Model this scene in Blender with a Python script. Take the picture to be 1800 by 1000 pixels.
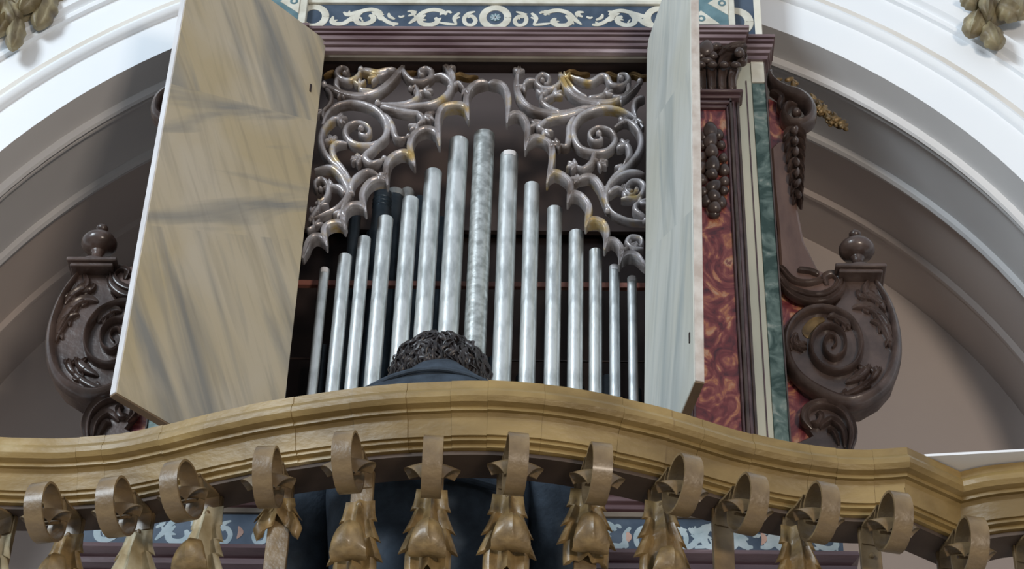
import bpy, bmesh, math, random
from mathutils import Vector, Matrix
random.seed(7)
D = bpy.data; SC = bpy.context.scene; COL = SC.collection
for o in list(D.objects): D.objects.remove(o)

# ---------------------------------------------------------------- camera
F = 3860.0; TH = math.radians(40); PHI = math.radians(2.2); ROLL = math.radians(1.9)
CAM = Vector((.227, -3.70, 1.6))
FW = Vector((-math.sin(PHI)*math.cos(TH), math.cos(PHI)*math.cos(TH), math.sin(TH)))
RT0 = FW.cross(Vector((0, 0, 1))).normalized(); UP0 = RT0.cross(FW)
RT = RT0*math.cos(ROLL)+UP0*math.sin(ROLL); UP = -RT0*math.sin(ROLL)+UP0*math.cos(ROLL)
cd = D.cameras.new('camera'); cam = D.objects.new('camera', cd); COL.objects.link(cam)
cd.sensor_width = 36; cd.lens = F/1800*36; cd.clip_start = .05
M = Matrix((RT, UP, -FW)).transposed().to_4x4(); M.translation = CAM; cam.matrix_world = M
SC.camera = cam
def ray(x, y): return FW+RT*((x-900)/F)-UP*((y-500)/F)
def PY(x, y, Y):
    d = ray(x, y); return CAM+d*((Y-CAM.y)/d.y)
def PZ(x, y, Z):
    d = ray(x, y); return CAM+d*((Z-CAM.z)/d.z)

# ---------------------------------------------------------------- world and lights
w = D.worlds.new('world'); SC.world = w; w.use_nodes = True
w.node_tree.nodes['Background'].inputs[0].default_value = (.80, .89, 1, 1)
w.node_tree.nodes['Background'].inputs[1].default_value = .50
def area(name, loc, target, sx, sy, power, color):
    l = D.lights.new(name, 'AREA'); l.shape = 'RECTANGLE'; l.size = sx; l.size_y = sy; l.energy = power; l.color = color
    o = D.objects.new(name, l); COL.objects.link(o); o.location = loc
    o.rotation_euler = (Vector(target)-Vector(loc)).to_track_quat('-Z', 'Y').to_euler(); return o
area('nave_window_light', (-5.5, -7.5, 7.5), (0, 0, 4.9), 2.4, 3.2, 640, (.82, .92, 1))
area('nave_low_warm_light', (3.2, -8.2, 1.9), (1.0, .6, 4.8), .9, .9, 260, (1, .86, .72))
SC.view_settings.view_transform = 'Standard'; SC.view_settings.look = 'None'
SC.view_settings.gamma = 1; SC.view_settings.use_curve_mapping = False
SC.view_settings.exposure = 0.0

# ---------------------------------------------------------------- materials
def mat(name, c1, c2=None, scale=8, rough=.5, metal=0, bump=0, stretch=(1, 1, 1), lo=.35, hi=.65, c3=None, detail=5,
        distort=0, bscale=None, spec=.5, coat=0):
    m = D.materials.new(name); m.use_nodes = True; nt = m.node_tree; N = nt.nodes; L = nt.links
    b = N['Principled BSDF']; b.inputs['Roughness'].default_value = rough; b.inputs['Metallic'].default_value = metal
    b.inputs['Specular IOR Level'].default_value = spec
    b.inputs['Coat Weight'].default_value = coat; b.inputs['Coat Roughness'].default_value = .2
    b.inputs['Base Color'].default_value = (*c1, 1)
    tc = N.new('ShaderNodeTexCoord'); mp = N.new('ShaderNodeMapping'); mp.inputs['Scale'].default_value = stretch
    L.new(tc.outputs['Object'], mp.inputs[0])
    if c2:
        no = N.new('ShaderNodeTexNoise'); no.inputs['Scale'].default_value = scale; no.inputs['Detail'].default_value = detail
        no.inputs['Distortion'].default_value = distort
        L.new(mp.outputs[0], no.inputs['Vector'])
        r = N.new('ShaderNodeValToRGB'); r.color_ramp.elements[0].position = lo; r.color_ramp.elements[1].position = hi
        r.color_ramp.elements[0].color = (*c1, 1); r.color_ramp.elements[1].color = (*c2, 1)
        if c3:
            e = r.color_ramp.elements.new(min(.98, hi+.1)); e.color = (*c3, 1)
        L.new(no.outputs[0], r.inputs[0]); L.new(r.outputs[0], b.inputs['Base Color'])
    if bump:
        n2 = N.new('ShaderNodeTexNoise'); n2.inputs['Scale'].default_value = bscale or scale*3; n2.inputs['Detail'].default_value = 4
        L.new(mp.outputs[0], n2.inputs['Vector'])
        bp = N.new('ShaderNodeBump'); bp.inputs['Strength'].default_value = bump; bp.inputs['Distance'].default_value = .004
        L.new(n2.outputs[0], bp.inputs['Height']); L.new(bp.outputs[0], b.inputs['Normal'])
    return m
MT = {}
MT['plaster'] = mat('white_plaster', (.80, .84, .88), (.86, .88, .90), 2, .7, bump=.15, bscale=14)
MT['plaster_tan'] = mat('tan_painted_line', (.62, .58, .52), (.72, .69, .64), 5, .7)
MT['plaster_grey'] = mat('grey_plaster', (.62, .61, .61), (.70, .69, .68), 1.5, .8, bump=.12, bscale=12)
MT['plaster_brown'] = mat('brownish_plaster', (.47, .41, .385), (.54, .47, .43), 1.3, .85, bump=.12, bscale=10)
MT['stone'] = mat('stone_floor', (.26, .235, .21), (.36, .33, .29), 3, .6)
MT['rail'] = mat('ochre_painted_wood', (.165, .105, .032), (.33, .225, .082), 6, .45, bump=.6, stretch=(1, 2.2, 2.2), c3=(.47, .37, .20), lo=.32, hi=.66, bscale=22, coat=.15)
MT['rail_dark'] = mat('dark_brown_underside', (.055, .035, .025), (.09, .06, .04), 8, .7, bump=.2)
MT['iron'] = mat('ochre_painted_iron', (.11, .07, .034), (.25, .17, .082), 20, .43, bump=.6, bscale=55, lo=.3, hi=.7, coat=.25)
MT['leaf'] = mat('gilt_leaf_iron', (.12, .075, .028), (.31, .205, .082), 34, .50, bump=.8, bscale=45, c3=(.46, .37, .21), lo=.3, hi=.68, coat=.25)
MT['leaf_pale'] = mat('pale_worn_leaf', (.30, .235, .125), (.50, .44, .30), 22, .45, bump=.4, bscale=60, coat=.2)
MT['walnut'] = mat('carved_walnut', (.045, .028, .023), (.105, .070, .058), 18, .31, bump=.5, bscale=40, coat=.35)
MT['walnut_board'] = mat('reddish_brown_board', (.10, .055, .045), (.19, .115, .09), 10, .4, bump=.3, stretch=(2, 1, .6), coat=.2)
MT['purple'] = mat('purple_brown_moulding', (.060, .026, .030), (.13, .078, .082), 9, .28, bump=.4, stretch=(.5, 1, 3), coat=.4, c3=(.24, .17, .175), lo=.32, hi=.66)
MT['purple_light'] = mat('highlit_purple_moulding', (.10, .055, .06), (.24, .175, .18), 12, .3, bump=.4, stretch=(.35, 1, 3), coat=.4, c3=(.40, .32, .335), lo=.34, hi=.64)  # lighter copy of the purple, cornice highlights painted into its colour
MT['cream'] = mat('cream_paint', (.50, .52, .44), (.66, .66, .54), 7, .55, bump=.2, stretch=(1, 1, .4))
MT['cream_plain'] = mat('ivory_paint', (.66, .63, .52), (.76, .74, .66), 12, .6)
MT['green'] = mat('green_marbling', (.035, .075, .068), (.15, .225, .21), 15, .5, distort=2.2, bump=.3, c3=(.34, .39, .36), lo=.40, hi=.58)
MT['teal'] = mat('teal_paint', (.07, .14, .165), (.14, .24, .27), 20, .55)
MT['navy'] = mat('navy_paint', (.028, .050, .085), (.065, .095, .14), 18, .55)
MT['bone'] = mat('bone_paint', (.52, .50, .42), (.66, .65, .57), 30, .6)
MT['pink'] = mat('faded_pink_paint', (.40, .24, .19), (.5, .33, .27), 30, .6)
MT['pale_blue'] = mat('pale_blue_paint', (.26, .34, .38), (.42, .49, .52), 25, .6)
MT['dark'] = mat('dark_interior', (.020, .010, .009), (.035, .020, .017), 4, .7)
MT['board_brown'] = mat('brown_board', (.105, .075, .068), (.125, .092, .083), 3, .7)
MT['lintel'] = mat('lintel_wood', (.10, .08, .06), (.16, .13, .10), 10, .6)
MT['copper'] = mat('reddish_rack_paint', (.28, .10, .08), (.36, .15, .11), 20, .5)
MT['silver'] = mat('silver_gilt_carving', (.20, .165, .15), (.47, .445, .455), 13, .30, metal=.35, bump=.6, bscale=45, c3=(.50, .37, .16), lo=.36, hi=.56, coat=.3)
MT['giltdark'] = mat('dark_gilding', (.07, .042, .016), (.24, .15, .055), 26, .4, metal=.3, bump=.5, bscale=60)
MT['pipe'] = mat('tin_pipe_metal', (.42, .45, .45), (.74, .77, .77), 42, .38, metal=.72, bump=.25, bscale=70, stretch=(1, 1, .35), lo=.32, hi=.56)
MT['pipe_spotted'] = mat('spotted_pipe_metal', (.36, .38, .37), (.62, .65, .64), 55, .38, metal=.75, bump=.2, bscale=90, lo=.38, hi=.6)
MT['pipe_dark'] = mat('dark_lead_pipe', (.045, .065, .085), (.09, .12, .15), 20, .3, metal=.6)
MT['coat'] = mat('navy_wool_coat', (.026, .036, .050), (.045, .062, .085), 30, .8, bump=.3, bscale=160, spec=.3)
MT['hair'] = mat('dark_brown_hair', (.010, .008, .009), (.040, .033, .034), 60, .42, spec=.6)
MT['skin'] = mat('skin', (.45, .26, .19), (.5, .3, .22), 10, .5)
MT['white'] = mat('white_painted_board', (.75, .76, .78), (.8, .81, .83), 5, .4)
MT['crown_leaf'] = mat('aged_gilded_leaf', (.11, .08, .045), (.30, .25, .14), 22, .5, bump=.6, bscale=40, c3=(.55, .5, .34), lo=.3, hi=.62)

def marble_red():
    m = D.materials.new('red_marbling'); m.use_nodes = True; N = m.node_tree.nodes; L = m.node_tree.links
    b = N['Principled BSDF']; b.inputs['Roughness'].default_value = .38; b.inputs['Coat Weight'].default_value = .3
    tc = N.new('ShaderNodeTexCoord'); mp = N.new('ShaderNodeMapping'); mp.inputs['Scale'].default_value = (1, 1, .75); L.new(tc.outputs['Object'], mp.inputs[0])
    n1 = N.new('ShaderNodeTexNoise'); n1.inputs['Scale'].default_value = 17; n1.inputs['Distortion'].default_value = 2.6; n1.inputs['Detail'].default_value = 4
    L.new(mp.outputs[0], n1.inputs['Vector'])
    r = N.new('ShaderNodeValToRGB'); E = r.color_ramp.elements
    E[0].position = .30; E[0].color = (.055, .012, .022, 1); E[1].position = .47; E[1].color = (.19, .035, .04, 1)
    for p, c in ((.54, (.28, .08, .075, 1)), (.60, (.46, .18, .09, 1)), (.68, (.55, .33, .22, 1)), (.74, (.22, .06, .06, 1))):
        e = E.new(p); e.color = c
    L.new(n1.outputs[0], r.inputs[0]); L.new(r.outputs[0], b.inputs['Base Color']); return m
MT['red'] = marble_red()
def marble_door(name, base, warm, vein, tilt, hi):
    """veined marbling: long streaks that fan out, direction changes with height"""
    m = D.materials.new(name); m.use_nodes = True; N = m.node_tree.nodes; L = m.node_tree.links
    b = N['Principled BSDF']; b.inputs['Roughness'].default_value = .48; b.inputs['Specular IOR Level'].default_value = .35
    tc = N.new('ShaderNodeTexCoord')
    def streak(rot, sc, scale, lo_, hi_, dist=.6):
        mp = N.new('ShaderNodeMapping'); mp.vector_type = 'POINT'; mp.inputs['Rotation'].default_value = (0, rot, 0)
        mp.inputs['Scale'].default_value = (1, 1, 1); L.new(tc.outputs['Object'], mp.inputs[0])
        m2 = N.new('ShaderNodeMapping'); m2.inputs['Scale'].default_value = sc; L.new(mp.outputs[0], m2.inputs[0])
        n = N.new('ShaderNodeTexNoise'); n.inputs['Scale'].default_value = scale; n.inputs['Detail'].default_value = 6
        n.inputs['Distortion'].default_value = dist; L.new(m2.outputs[0], n.inputs['Vector'])
        r = N.new('ShaderNodeMapRange'); r.inputs[1].default_value = lo_; r.inputs[2].default_value = hi_
        L.new(n.outputs[0], r.inputs[0]); return r
    a = streak(tilt[0], (7, 1, .9), 1.9, .47, .70); c = streak(tilt[1], (7, 1, .9), 1.9, .52, .72, .9)
    g = streak(.3, (1, 1, 1), 3.5, .35, .65); fine = streak(tilt[0], (16, 1, 1.4), 2.4, .50, .75)
    sx = N.new('ShaderNodeSeparateXYZ'); L.new(tc.outputs['Object'], sx.inputs[0])
    # middle band mask from height: a broad middle zone takes the second direction
    k = N.new('ShaderNodeMath'); k.operation = 'MULTIPLY_ADD'; k.inputs[1].default_value = .45; L.new(sx.outputs[0], k.inputs[0]); L.new(sx.outputs[2], k.inputs[2])
    up = N.new('ShaderNodeMath'); up.operation = 'LESS_THAN'; up.inputs[1].default_value = 1.03; L.new(k.outputs[0], up.inputs[0])
    k2 = N.new('ShaderNodeMath'); k2.operation = 'MULTIPLY_ADD'; k2.inputs[1].default_value = .55; L.new(sx.outputs[0], k2.inputs[0]); L.new(sx.outputs[2], k2.inputs[2])
    dn = N.new('ShaderNodeMath'); dn.operation = 'GREATER_THAN'; dn.inputs[1].default_value = .66; L.new(k2.outputs[0], dn.inputs[0])
    msk = N.new('ShaderNodeMath'); msk.operation = 'MULTIPLY'; L.new(up.outputs[0], msk.inputs[0]); L.new(dn.outputs[0], msk.inputs[1])
    mx = N.new('ShaderNodeMix'); mx.data_type = 'FLOAT'; L.new(msk.outputs[0], mx.inputs[0]); L.new(a.outputs[0], mx.inputs[2]); L.new(c.outputs[0], mx.inputs[3])
    c1 = N.new('ShaderNodeMix'); c1.data_type = 'RGBA'; c1.inputs[6].default_value = (*base, 1); c1.inputs[7].default_value = (*warm, 1); L.new(g.outputs[0], c1.inputs[0])
    c2 = N.new('ShaderNodeMix'); c2.data_type = 'RGBA'; L.new(mx.outputs[0], c2.inputs[0]); L.new(c1.outputs[2], c2.inputs[6]); c2.inputs[7].default_value = (*vein, 1)
    c3 = N.new('ShaderNodeMix'); c3.data_type = 'RGBA'; f = N.new('ShaderNodeMath'); f.operation = 'MULTIPLY'; f.inputs[1].default_value = .35
    L.new(fine.outputs[0], f.inputs[0]); L.new(f.outputs[0], c3.inputs[0]); L.new(c2.outputs[2], c3.inputs[6]); c3.inputs[7].default_value = (*hi, 1)
    L.new(c3.outputs[2], b.inputs['Base Color']); return m
MT['door_warm'] = marble_door('warm_grey_marbling', (.52, .455, .35), (.47, .385, .24), (.25, .24, .215), (-.50, .98), (.17, .15, .12))
MT['door_pale'] = marble_door('pale_marbling', (.65, .655, .61), (.60, .59, .51), (.42, .45, .43), (-.22, .15), (.36, .37, .33))
MT['door_edge'] = mat('worn_pinkish_edge', (.46, .39, .34), (.62, .57, .52), 24, .6, bump=.5, bscale=60)
MT['door_edge_white'] = mat('whitewashed_edge_and_slot_shine', (.62, .60, .60), (.74, .73, .74), 24, .5, bump=.5, bscale=50, stretch=(1, 1, .3))
MT['door_under'] = mat('bare_brown_wood', (.16, .105, .06), (.24, .16, .09), 12, .6)

# ---------------------------------------------------------------- mesh helpers
def smooth_path(pts, n=6):
    """Catmull-Rom through the points (tuples of any length)"""
    P = [pts[0]]+list(pts)+[pts[-1]]; out = []
    for i in range(1, len(P)-2):
        p0, p1, p2, p3 = P[i-1], P[i], P[i+1], P[i+2]
        for k in range(n):
            t = k/n; t2 = t*t; t3 = t2*t
            out.append(tuple(.5*(2*b+(c-a)*t+(2*a-5*b+4*c-d)*t2+(3*b-a-3*c+d)*t3) for a, b, c, d in zip(p0, p1, p2, p3)))
    out.append(tuple(pts[-1])); return out
class MB:
    def __init__(s): s.v = []; s.f = []
    def add(s, vs, fs):
        n = len(s.v); s.v += [tuple(v) for v in vs]; s.f += [tuple(i+n for i in f) for f in fs]
    def box(s, x0, x1, y0, y1, z0, z1, b=0):
        if b:
            s.prism([(x0+b, z0), (x1-b, z0), (x1, z0+b), (x1, z1-b), (x1-b, z1), (x0+b, z1), (x0, z1-b), (x0, z0+b)], y0, y1, b); return
        s.add([(x, y, z) for x in (x0, x1) for y in (y0, y1) for z in (z0, z1)],
              [(0, 1, 3, 2), (4, 6, 7, 5), (0, 4, 5, 1), (2, 3, 7, 6), (0, 2, 6, 4), (1, 5, 7, 3)])
    def prism(s, poly, y0, y1, b=.003):
        """polygon in XZ extruded from y0 (front, bevelled) to y1"""
        n = len(poly); ar = sum(poly[i][0]*poly[(i+1) % n][1]-poly[(i+1) % n][0]*poly[i][1] for i in range(n))
        if ar < 0: poly = poly[::-1]
        ins = []
        for i in range(n):
            a = Vector(poly[i-1]); c = Vector(poly[i]); e = Vector(poly[(i+1) % n])
            d1 = (c-a).normalized(); d2 = (e-c).normalized(); nn = Vector((-(d1.y+d2.y), d1.x+d2.x))
            nn = nn.normalized() if nn.length > 1e-6 else Vector((0, 0)); ins.append((c.x+nn.x*b, c.y+nn.y*b))
        vs = [(x, y0, z) for x, z in ins]+[(x, y0+b, z) for x, z in poly]+[(x, y1, z) for x, z in poly]
        fs = [tuple(range(n)), tuple(range(3*n-1, 2*n-1, -1))]
        for i in range(n):
            j = (i+1) % n; fs += [(i, n+i, n+j, j), (n+i, 2*n+i, 2*n+j, n+j)]
        s.add(vs, fs)
    def lathe(s, prof, c, n=24, axis='z'):
        vs = []; fs = []
        for r, h in prof:
            for k in range(n):
                a = 2*math.pi*k/n; vs.append((c[0]+r*math.cos(a), c[1]+r*math.sin(a), c[2]+h))
        for i in range(len(prof)-1):
            for k in range(n):
                j = (k+1) % n; fs.append((i*n+k, i*n+j, (i+1)*n+j, (i+1)*n+k))
        s.add(vs, fs)
    def relief(s, pts, wid, y0, h, back=.01, prof='round', sm=5, ends=.35):
        """tapered carved strand: pts (x,z), wid a list of widths along pts, raised h towards -y from y0"""
        q = smooth_path([(*p, wd) for p, wd in zip(pts, wid)], sm); n = len(q)
        if prof == 'round': S = [(-1, 0), (-.85, .5), (-.5, .85), (0, 1), (.5, .85), (.85, .5), (1, 0)]
        elif prof == 'groove': S = [(-1, 0), (-.92, .8), (-.7, 1), (-.2, .55), (.2, .5), (.7, .95), (.92, .75), (1, 0)]
        else: S = [(-1, 0), (-.95, .85), (-.7, 1), (.7, 1), (.95, .85), (1, 0)]
        m = len(S); vs = []; fs = []
        for i, (x, z, wd) in enumerate(q):
            a = q[max(0, i-1)]; b = q[min(n-1, i+1)]; d = Vector((b[0]-a[0], b[1]-a[1]))
            d = d.normalized() if d.length > 1e-9 else Vector((1, 0))
            t = min(i, n-1-i)/max(1, n-1); e = ends+(1-ends)*min(1, t*9); hw = wd/2*math.sqrt(e)
            for sx, sh in S: vs.append((x-d.y*sx*hw, y0-sh*h*e*min(1, .5+wd*22), z+d.x*sx*hw))
            vs.append((x-d.y*hw, y0+back, z+d.x*hw)); vs.append((x+d.y*hw, y0+back, z-d.x*hw))
        m2 = m+2
        for i in range(n-1):
            for k in range(m2):
                j = (k+1) % m2; fs.append((i*m2+k, i*m2+j, (i+1)*m2+j, (i+1)*m2+k))
        fs.append(tuple(range(m2))[::-1]); fs.append(tuple((n-1)*m2+k for k in range(m2)))
        s.add(vs, fs)
    def tube(s, pts, rad, n=6, sm=0, flat=1):
        if sm: q = smooth_path([(*p, r) for p, r in zip(pts, rad)], sm); pts = [x[:3] for x in q]; rad = [x[3] for x in q]
        vs = []; fs = []; up = None
        for i, p in enumerate(pts):
            a = Vector(pts[max(0, i-1)]); b = Vector(pts[min(len(pts)-1, i+1)]); d = (b-a)
            d = d.normalized() if d.length > 1e-9 else Vector((0, 0, 1))
            if up is None: up = d.orthogonal().normalized()
            up = (up-d*up.dot(d)); up = up.normalized() if up.length > 1e-6 else d.orthogonal().normalized(); sd = d.cross(up)
            for k in range(n):
                t = 2*math.pi*k/n; v = Vector(p)+up*math.cos(t)*rad[i]+sd*math.sin(t)*rad[i]*flat; vs.append(tuple(v))
        for i in range(len(pts)-1):
            for k in range(n):
                j = (k+1) % n; fs.append((i*n+k, i*n+j, (i+1)*n+j, (i+1)*n+k))
        fs.append(tuple(range(n))[::-1]); fs.append(tuple((len(pts)-1)*n+k for k in range(n))); s.add(vs, fs)
    def blob(s, c, r, rot=0, nu=10, nv=7, ridge=0, tilt=0):
        """ellipsoid, rotated in the XZ plane; ridge raises a midrib"""
        vs = []; fs = []; ca, sa = math.cos(rot), math.sin(rot)
        for i in range(nv+1):
            ph = math.pi*i/nv
            for k in range(nu):
                t = 2*math.pi*k/nu; x = r[0]*math.sin(ph)*math.cos(t); y = r[1]*math.sin(ph)*math.sin(t); z = r[2]*math.cos(ph)
                if ridge and y < 0: y *= 1+ridge*max(0, 1-abs(x)/r[0]*3)
                x *= 1-.25*z/r[2]
                x2 = x*ca+z*sa; z2 = -x*sa+z*ca; vs.append((c[0]+x2, c[1]+y+tilt*z2, c[2]+z2))
        for i in range(nv):
            for k in range(nu):
                j = (k+1) % nu; fs.append((i*nu+k, (i+1)*nu+k, (i+1)*nu+j, i*nu+j))
        s.add(vs, fs)
    def strip(s, rows, wid, th, across=(1, 0, 0)):
        """bent flat bar: rows = centre points, wid per row, thickness th, width direction across"""
        A = Vector(across); vs = []; fs = []; n = len(rows)
        for i, p in enumerate(rows):
            a = Vector(rows[max(0, i-1)]); b = Vector(rows[min(n-1, i+1)]); d = (b-a).normalized(); nn = d.cross(A).normalized()
            for u, t in ((-1, -1), (1, -1), (1, 1), (-1, 1)): vs.append(tuple(Vector(p)+A*u*wid[i]/2+nn*t*th/2))
        for i in range(n-1):
            for k in range(4):
                j = (k+1) % 4; fs.append((i*4+k, i*4+j, (i+1)*4+j, (i+1)*4+k))
        fs += [(3, 2, 1, 0), (4*n-4, 4*n-3, 4*n-2, 4*n-1)]; s.add(vs, fs)
    def grid(s, fn, nu, nv, th):
        """two-sided sheet fn(u,v)->Vector with thickness th along +y"""
        vs = []; fs = []
        for side in (0, 1):
            for i in range(nu+1):
                for k in range(nv+1):
                    p = fn(i/nu, k/nv); vs.append((p[0], p[1]+side*th, p[2]))
        W = nv+1; o = (nu+1)*W
        for i in range(nu):
            for k in range(nv):
                a = i*W+k; fs += [(a, a+1, a+W+1, a+W), (o+a, o+a+W, o+a+W+1, o+a+1)]
        for i in range(nu):
            a = i*W; fs.append((a, a+W, o+a+W, o+a)); a = i*W+nv; fs.append((a, o+a, o+a+W, a+W))
        for k in range(nv):
            fs.append((k, o+k, o+k+1, k+1)); a = nu*W+k; fs.append((a, a+1, o+a+1, o+a))
        s.add(vs, fs)
    def mesh(s, name, m, smooth=35):
        me = D.meshes.new(name); me.from_pydata(s.v, [], s.f)
        bm = bmesh.new(); bm.from_mesh(me); bmesh.ops.recalc_face_normals(bm, faces=bm.faces); bm.to_mesh(me); bm.free()
        me.materials.append(MT[m] if isinstance(m, str) else m)
        if smooth:
            me.polygons.foreach_set('use_smooth', [True]*len(me.polygons))
            me.set_sharp_from_angle(angle=math.radians(smooth))
        return me
    def build(s, name, m, parent=None, smooth=35, label=None, loc=None):
        o = D.objects.new(name, s.mesh(name, m, smooth)); COL.objects.link(o)
        if parent: o.parent = parent
        if label: o['label'] = label
        if loc: o.location = loc
        return o
def tag(o, label=None, cat=None, group=None, kind=None):
    if label: o['label'] = label
    if cat: o['category'] = cat
    if group: o['group'] = group
    if kind: o['kind'] = kind
    return o
def empty(name, loc=(0, 0, 0), parent=None, rz=0):
    o = D.objects.new(name, None); COL.objects.link(o); o.location = loc; o.rotation_euler = (0, 0, rz); o.empty_display_size = .1
    if parent: o.parent = parent
    return o
def struct(mb, name, m, smooth=35): return tag(mb.build(name, m, None, smooth), kind='structure')

# ---------------------------------------------------------------- architecture
CX, CZ = .03, 4.373
ZB = 2.86                                           # balcony floor level
def arch_pts(R, n=72):
    """from left jamb foot over the arch to the right jamb foot"""
    p = [(CX-R, ZB), (CX-R, 3.6)]
    for i in range(n+1):
        a = math.pi*(1-i/n); p.append((CX+R*math.cos(a), CZ+R*math.sin(a)))
    return p+[(CX+R, 3.6), (CX+R, ZB)]
def arch_sweep(mb, prof):
    """prof: list of (R, y); sweeps it along the arch"""
    rows = [arch_pts(R) for R, _ in prof]; n = len(rows[0]); vs = []; fs = []
    for (R, y), r in zip(prof, rows): vs += [(x, y, z) for x, z in r]
    for i in range(len(prof)-1):
        for k in range(n-1): fs.append((i*n+k, i*n+k+1, (i+1)*n+k+1, (i+1)*n+k))
    mb.add(vs, fs)
YF = .15
b = MB()                                            # front face around the arch opening
ap = arch_pts(1.484); n = len(ap); vs = [(x, YF, z) for x, z in ap]; fs = []
for x, z in ap:
    d = Vector((x-CX, max(0, z-CZ))); d.normalize(); R = 9
    k = min((3.6)/max(abs(d.x), 1e-6), (3.2)/max(d.y, 1e-6)); vs.append((CX+d.x*k, YF, (CZ+d.y*k) if z >= CZ else z))
for k in range(n-1): fs.append((k, k+1, n+k+1, n+k))
b.add(vs, fs); struct(b, 'wall_front', 'plaster')
b = MB(); arch_sweep(b, [(1.586, YF), (1.588, YF-.010), (1.594, YF-.017), (1.604, YF-.020), (1.614, YF-.015), (1.617, YF-.006), (1.617, YF)])
struct(b, 'trim_1', 'plaster')
b = MB(); arch_sweep(b, [(1.617, YF), (1.617, YF-.005), (1.638, YF-.005), (1.640, YF)]); struct(b, 'trim_2', 'plaster_tan')
b = MB(); arch_sweep(b, [(1.725, YF), (1.727, YF-.012), (1.737, YF-.014), (1.741, YF-.006), (1.748, YF-.006), (1.758, YF-.022), (1.79, YF-.026), (1.80, YF)])
struct(b, 'trim_3', 'plaster')
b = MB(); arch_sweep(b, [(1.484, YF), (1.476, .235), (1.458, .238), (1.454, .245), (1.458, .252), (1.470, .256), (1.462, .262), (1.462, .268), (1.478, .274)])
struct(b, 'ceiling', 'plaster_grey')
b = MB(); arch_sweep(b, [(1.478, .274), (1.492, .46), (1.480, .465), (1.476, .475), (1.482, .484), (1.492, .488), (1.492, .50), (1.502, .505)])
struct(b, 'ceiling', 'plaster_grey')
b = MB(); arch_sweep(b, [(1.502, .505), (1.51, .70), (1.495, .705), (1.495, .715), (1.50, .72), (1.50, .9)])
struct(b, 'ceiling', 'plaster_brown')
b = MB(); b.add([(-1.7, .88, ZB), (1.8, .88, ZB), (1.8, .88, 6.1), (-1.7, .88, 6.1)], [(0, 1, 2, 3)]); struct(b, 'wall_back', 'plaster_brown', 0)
b = MB(); b.box(-22, 22, -26, .9, -.1, 0); struct(b, 'floor', 'stone', 0)
b = MB(); b.box(-3.6, 3.7, YF, .9, 0, ZB-.12); struct(b, 'wall_front_base', 'plaster', 0)

# ---------------------------------------------------------------- balcony railing
ZR = 3.86
rail_px = [(0, 768), (60, 770), (120, 770), (207, 763), (286, 747), (365, 727), (448, 709), (517, 697), (620, 682), (700, 674), (760, 671), (828, 669), (892, 671), (980, 679),
           (1068, 694), (1180, 720), (1284, 752), (1356, 770), (1409, 780), (1469, 788), (1533, 790), (1594, 786)]
front = [PZ(x, y, ZR) for x, y in rail_px]
cornerR = front[-1].copy()
left_ext = [Vector((-.835, -.588, ZR))]
front = left_ext+front
fp = smooth_path([(p.x, p.y) for p in front], 4)
backR = PZ(1688, 829, ZR)
rightp = smooth_path([(backR.x, backR.y), (.95, -.523), (1.014, -.537), (1.12, -.555), (1.28, -.57)], 4)
PROF = [(.104, 0), (.0, 0), (.0, .015), (-.003, .018), (-.007, .026), (-.007, .036), (-.001, .044), (.010, .047), (.010, .054), (.018, .054), (.023, .060),
        (.025, .068), (.029, .082), (.031, .091), (.036, .091), (.036, .098), (.045, .099), (.045, .107), (.055, .108), (.104, .108)]
def offset_rows(path, m0=None, m1=None):
    """per path point: position and inward mitre vector"""
    out = []
    for i, p in enumerate(path):
        a = Vector(path[max(0, i-1)]); c = Vector(path[min(len(path)-1, i+1)]); d = (c-a).normalized(); out.append((Vector(p), Vector((-d.y, d.x))))
    if m0: out[0] = (out[0][0], m0)
    if m1: out[-1] = (out[-1][0], m1)
    return out
def rail_mesh(rows, dz=0, di=0):
    mb = MB(); vs = []; m = len(PROF)
    for p, nn in rows:
        for i, h in PROF:
            q = p+nn*(i+di); vs.append((q.x, q.y, ZR-h+dz))
    fs = [(a*m+k, a*m+(k+1) % m, (a+1)*m+(k+1) % m, (a+1)*m+k) for a in range(len(rows)-1) for k in range(m)]
    fs += [tuple(range(m))[::-1], tuple((len(rows)-1)*m+k for k in range(m))]
    mb.add(vs, fs); return mb
def mitre(din, dout):
    n1 = Vector((-din.y, din.x)); n2 = Vector((-dout.y, dout.x)); s_ = (n1+n2).normalized(); return s_/max(.3, s_.dot(n1))
railing = empty('balcony_railing', (0, -.6, ZB))
tag(railing, 'ochre and gold balcony railing with a curved moulded handrail over scrolled iron balusters', 'railing')
RO = Vector((0, .6, -ZB))
def to_local(mb): mb.v = [(x, y+.6, z-ZB) for x, y, z in mb.v]; return mb
d_last = (Vector(fp[-1])-Vector(fp[-2])).normalized(); d_diag = (backR.xy-Vector(fp[-1])).normalized()
d_r = (Vector(rightp[1])-Vector(rightp[0])).normalized()
mA = mitre(d_last, d_diag); mB = mitre(d_diag, d_r)
rows = offset_rows(fp, None, mA)
joint_px = [134, 181, 272, 365, 434, 520, 610, 716, 784, 861, 942, 1068, 1160, 1228, 1320, 1414, 1475, 1530]
jx = [PZ(x, 750, ZR).x for x in joint_px]
segs = []; cur = []
ji = 0
for i, r in enumerate(rows):
    cur.append(r)
    if ji < len(jx) and r[0].x >= jx[ji]: segs.append(cur); cur = [r]; ji += 1
if len(cur) > 1: segs.append(cur)
mid_underside = []
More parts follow.
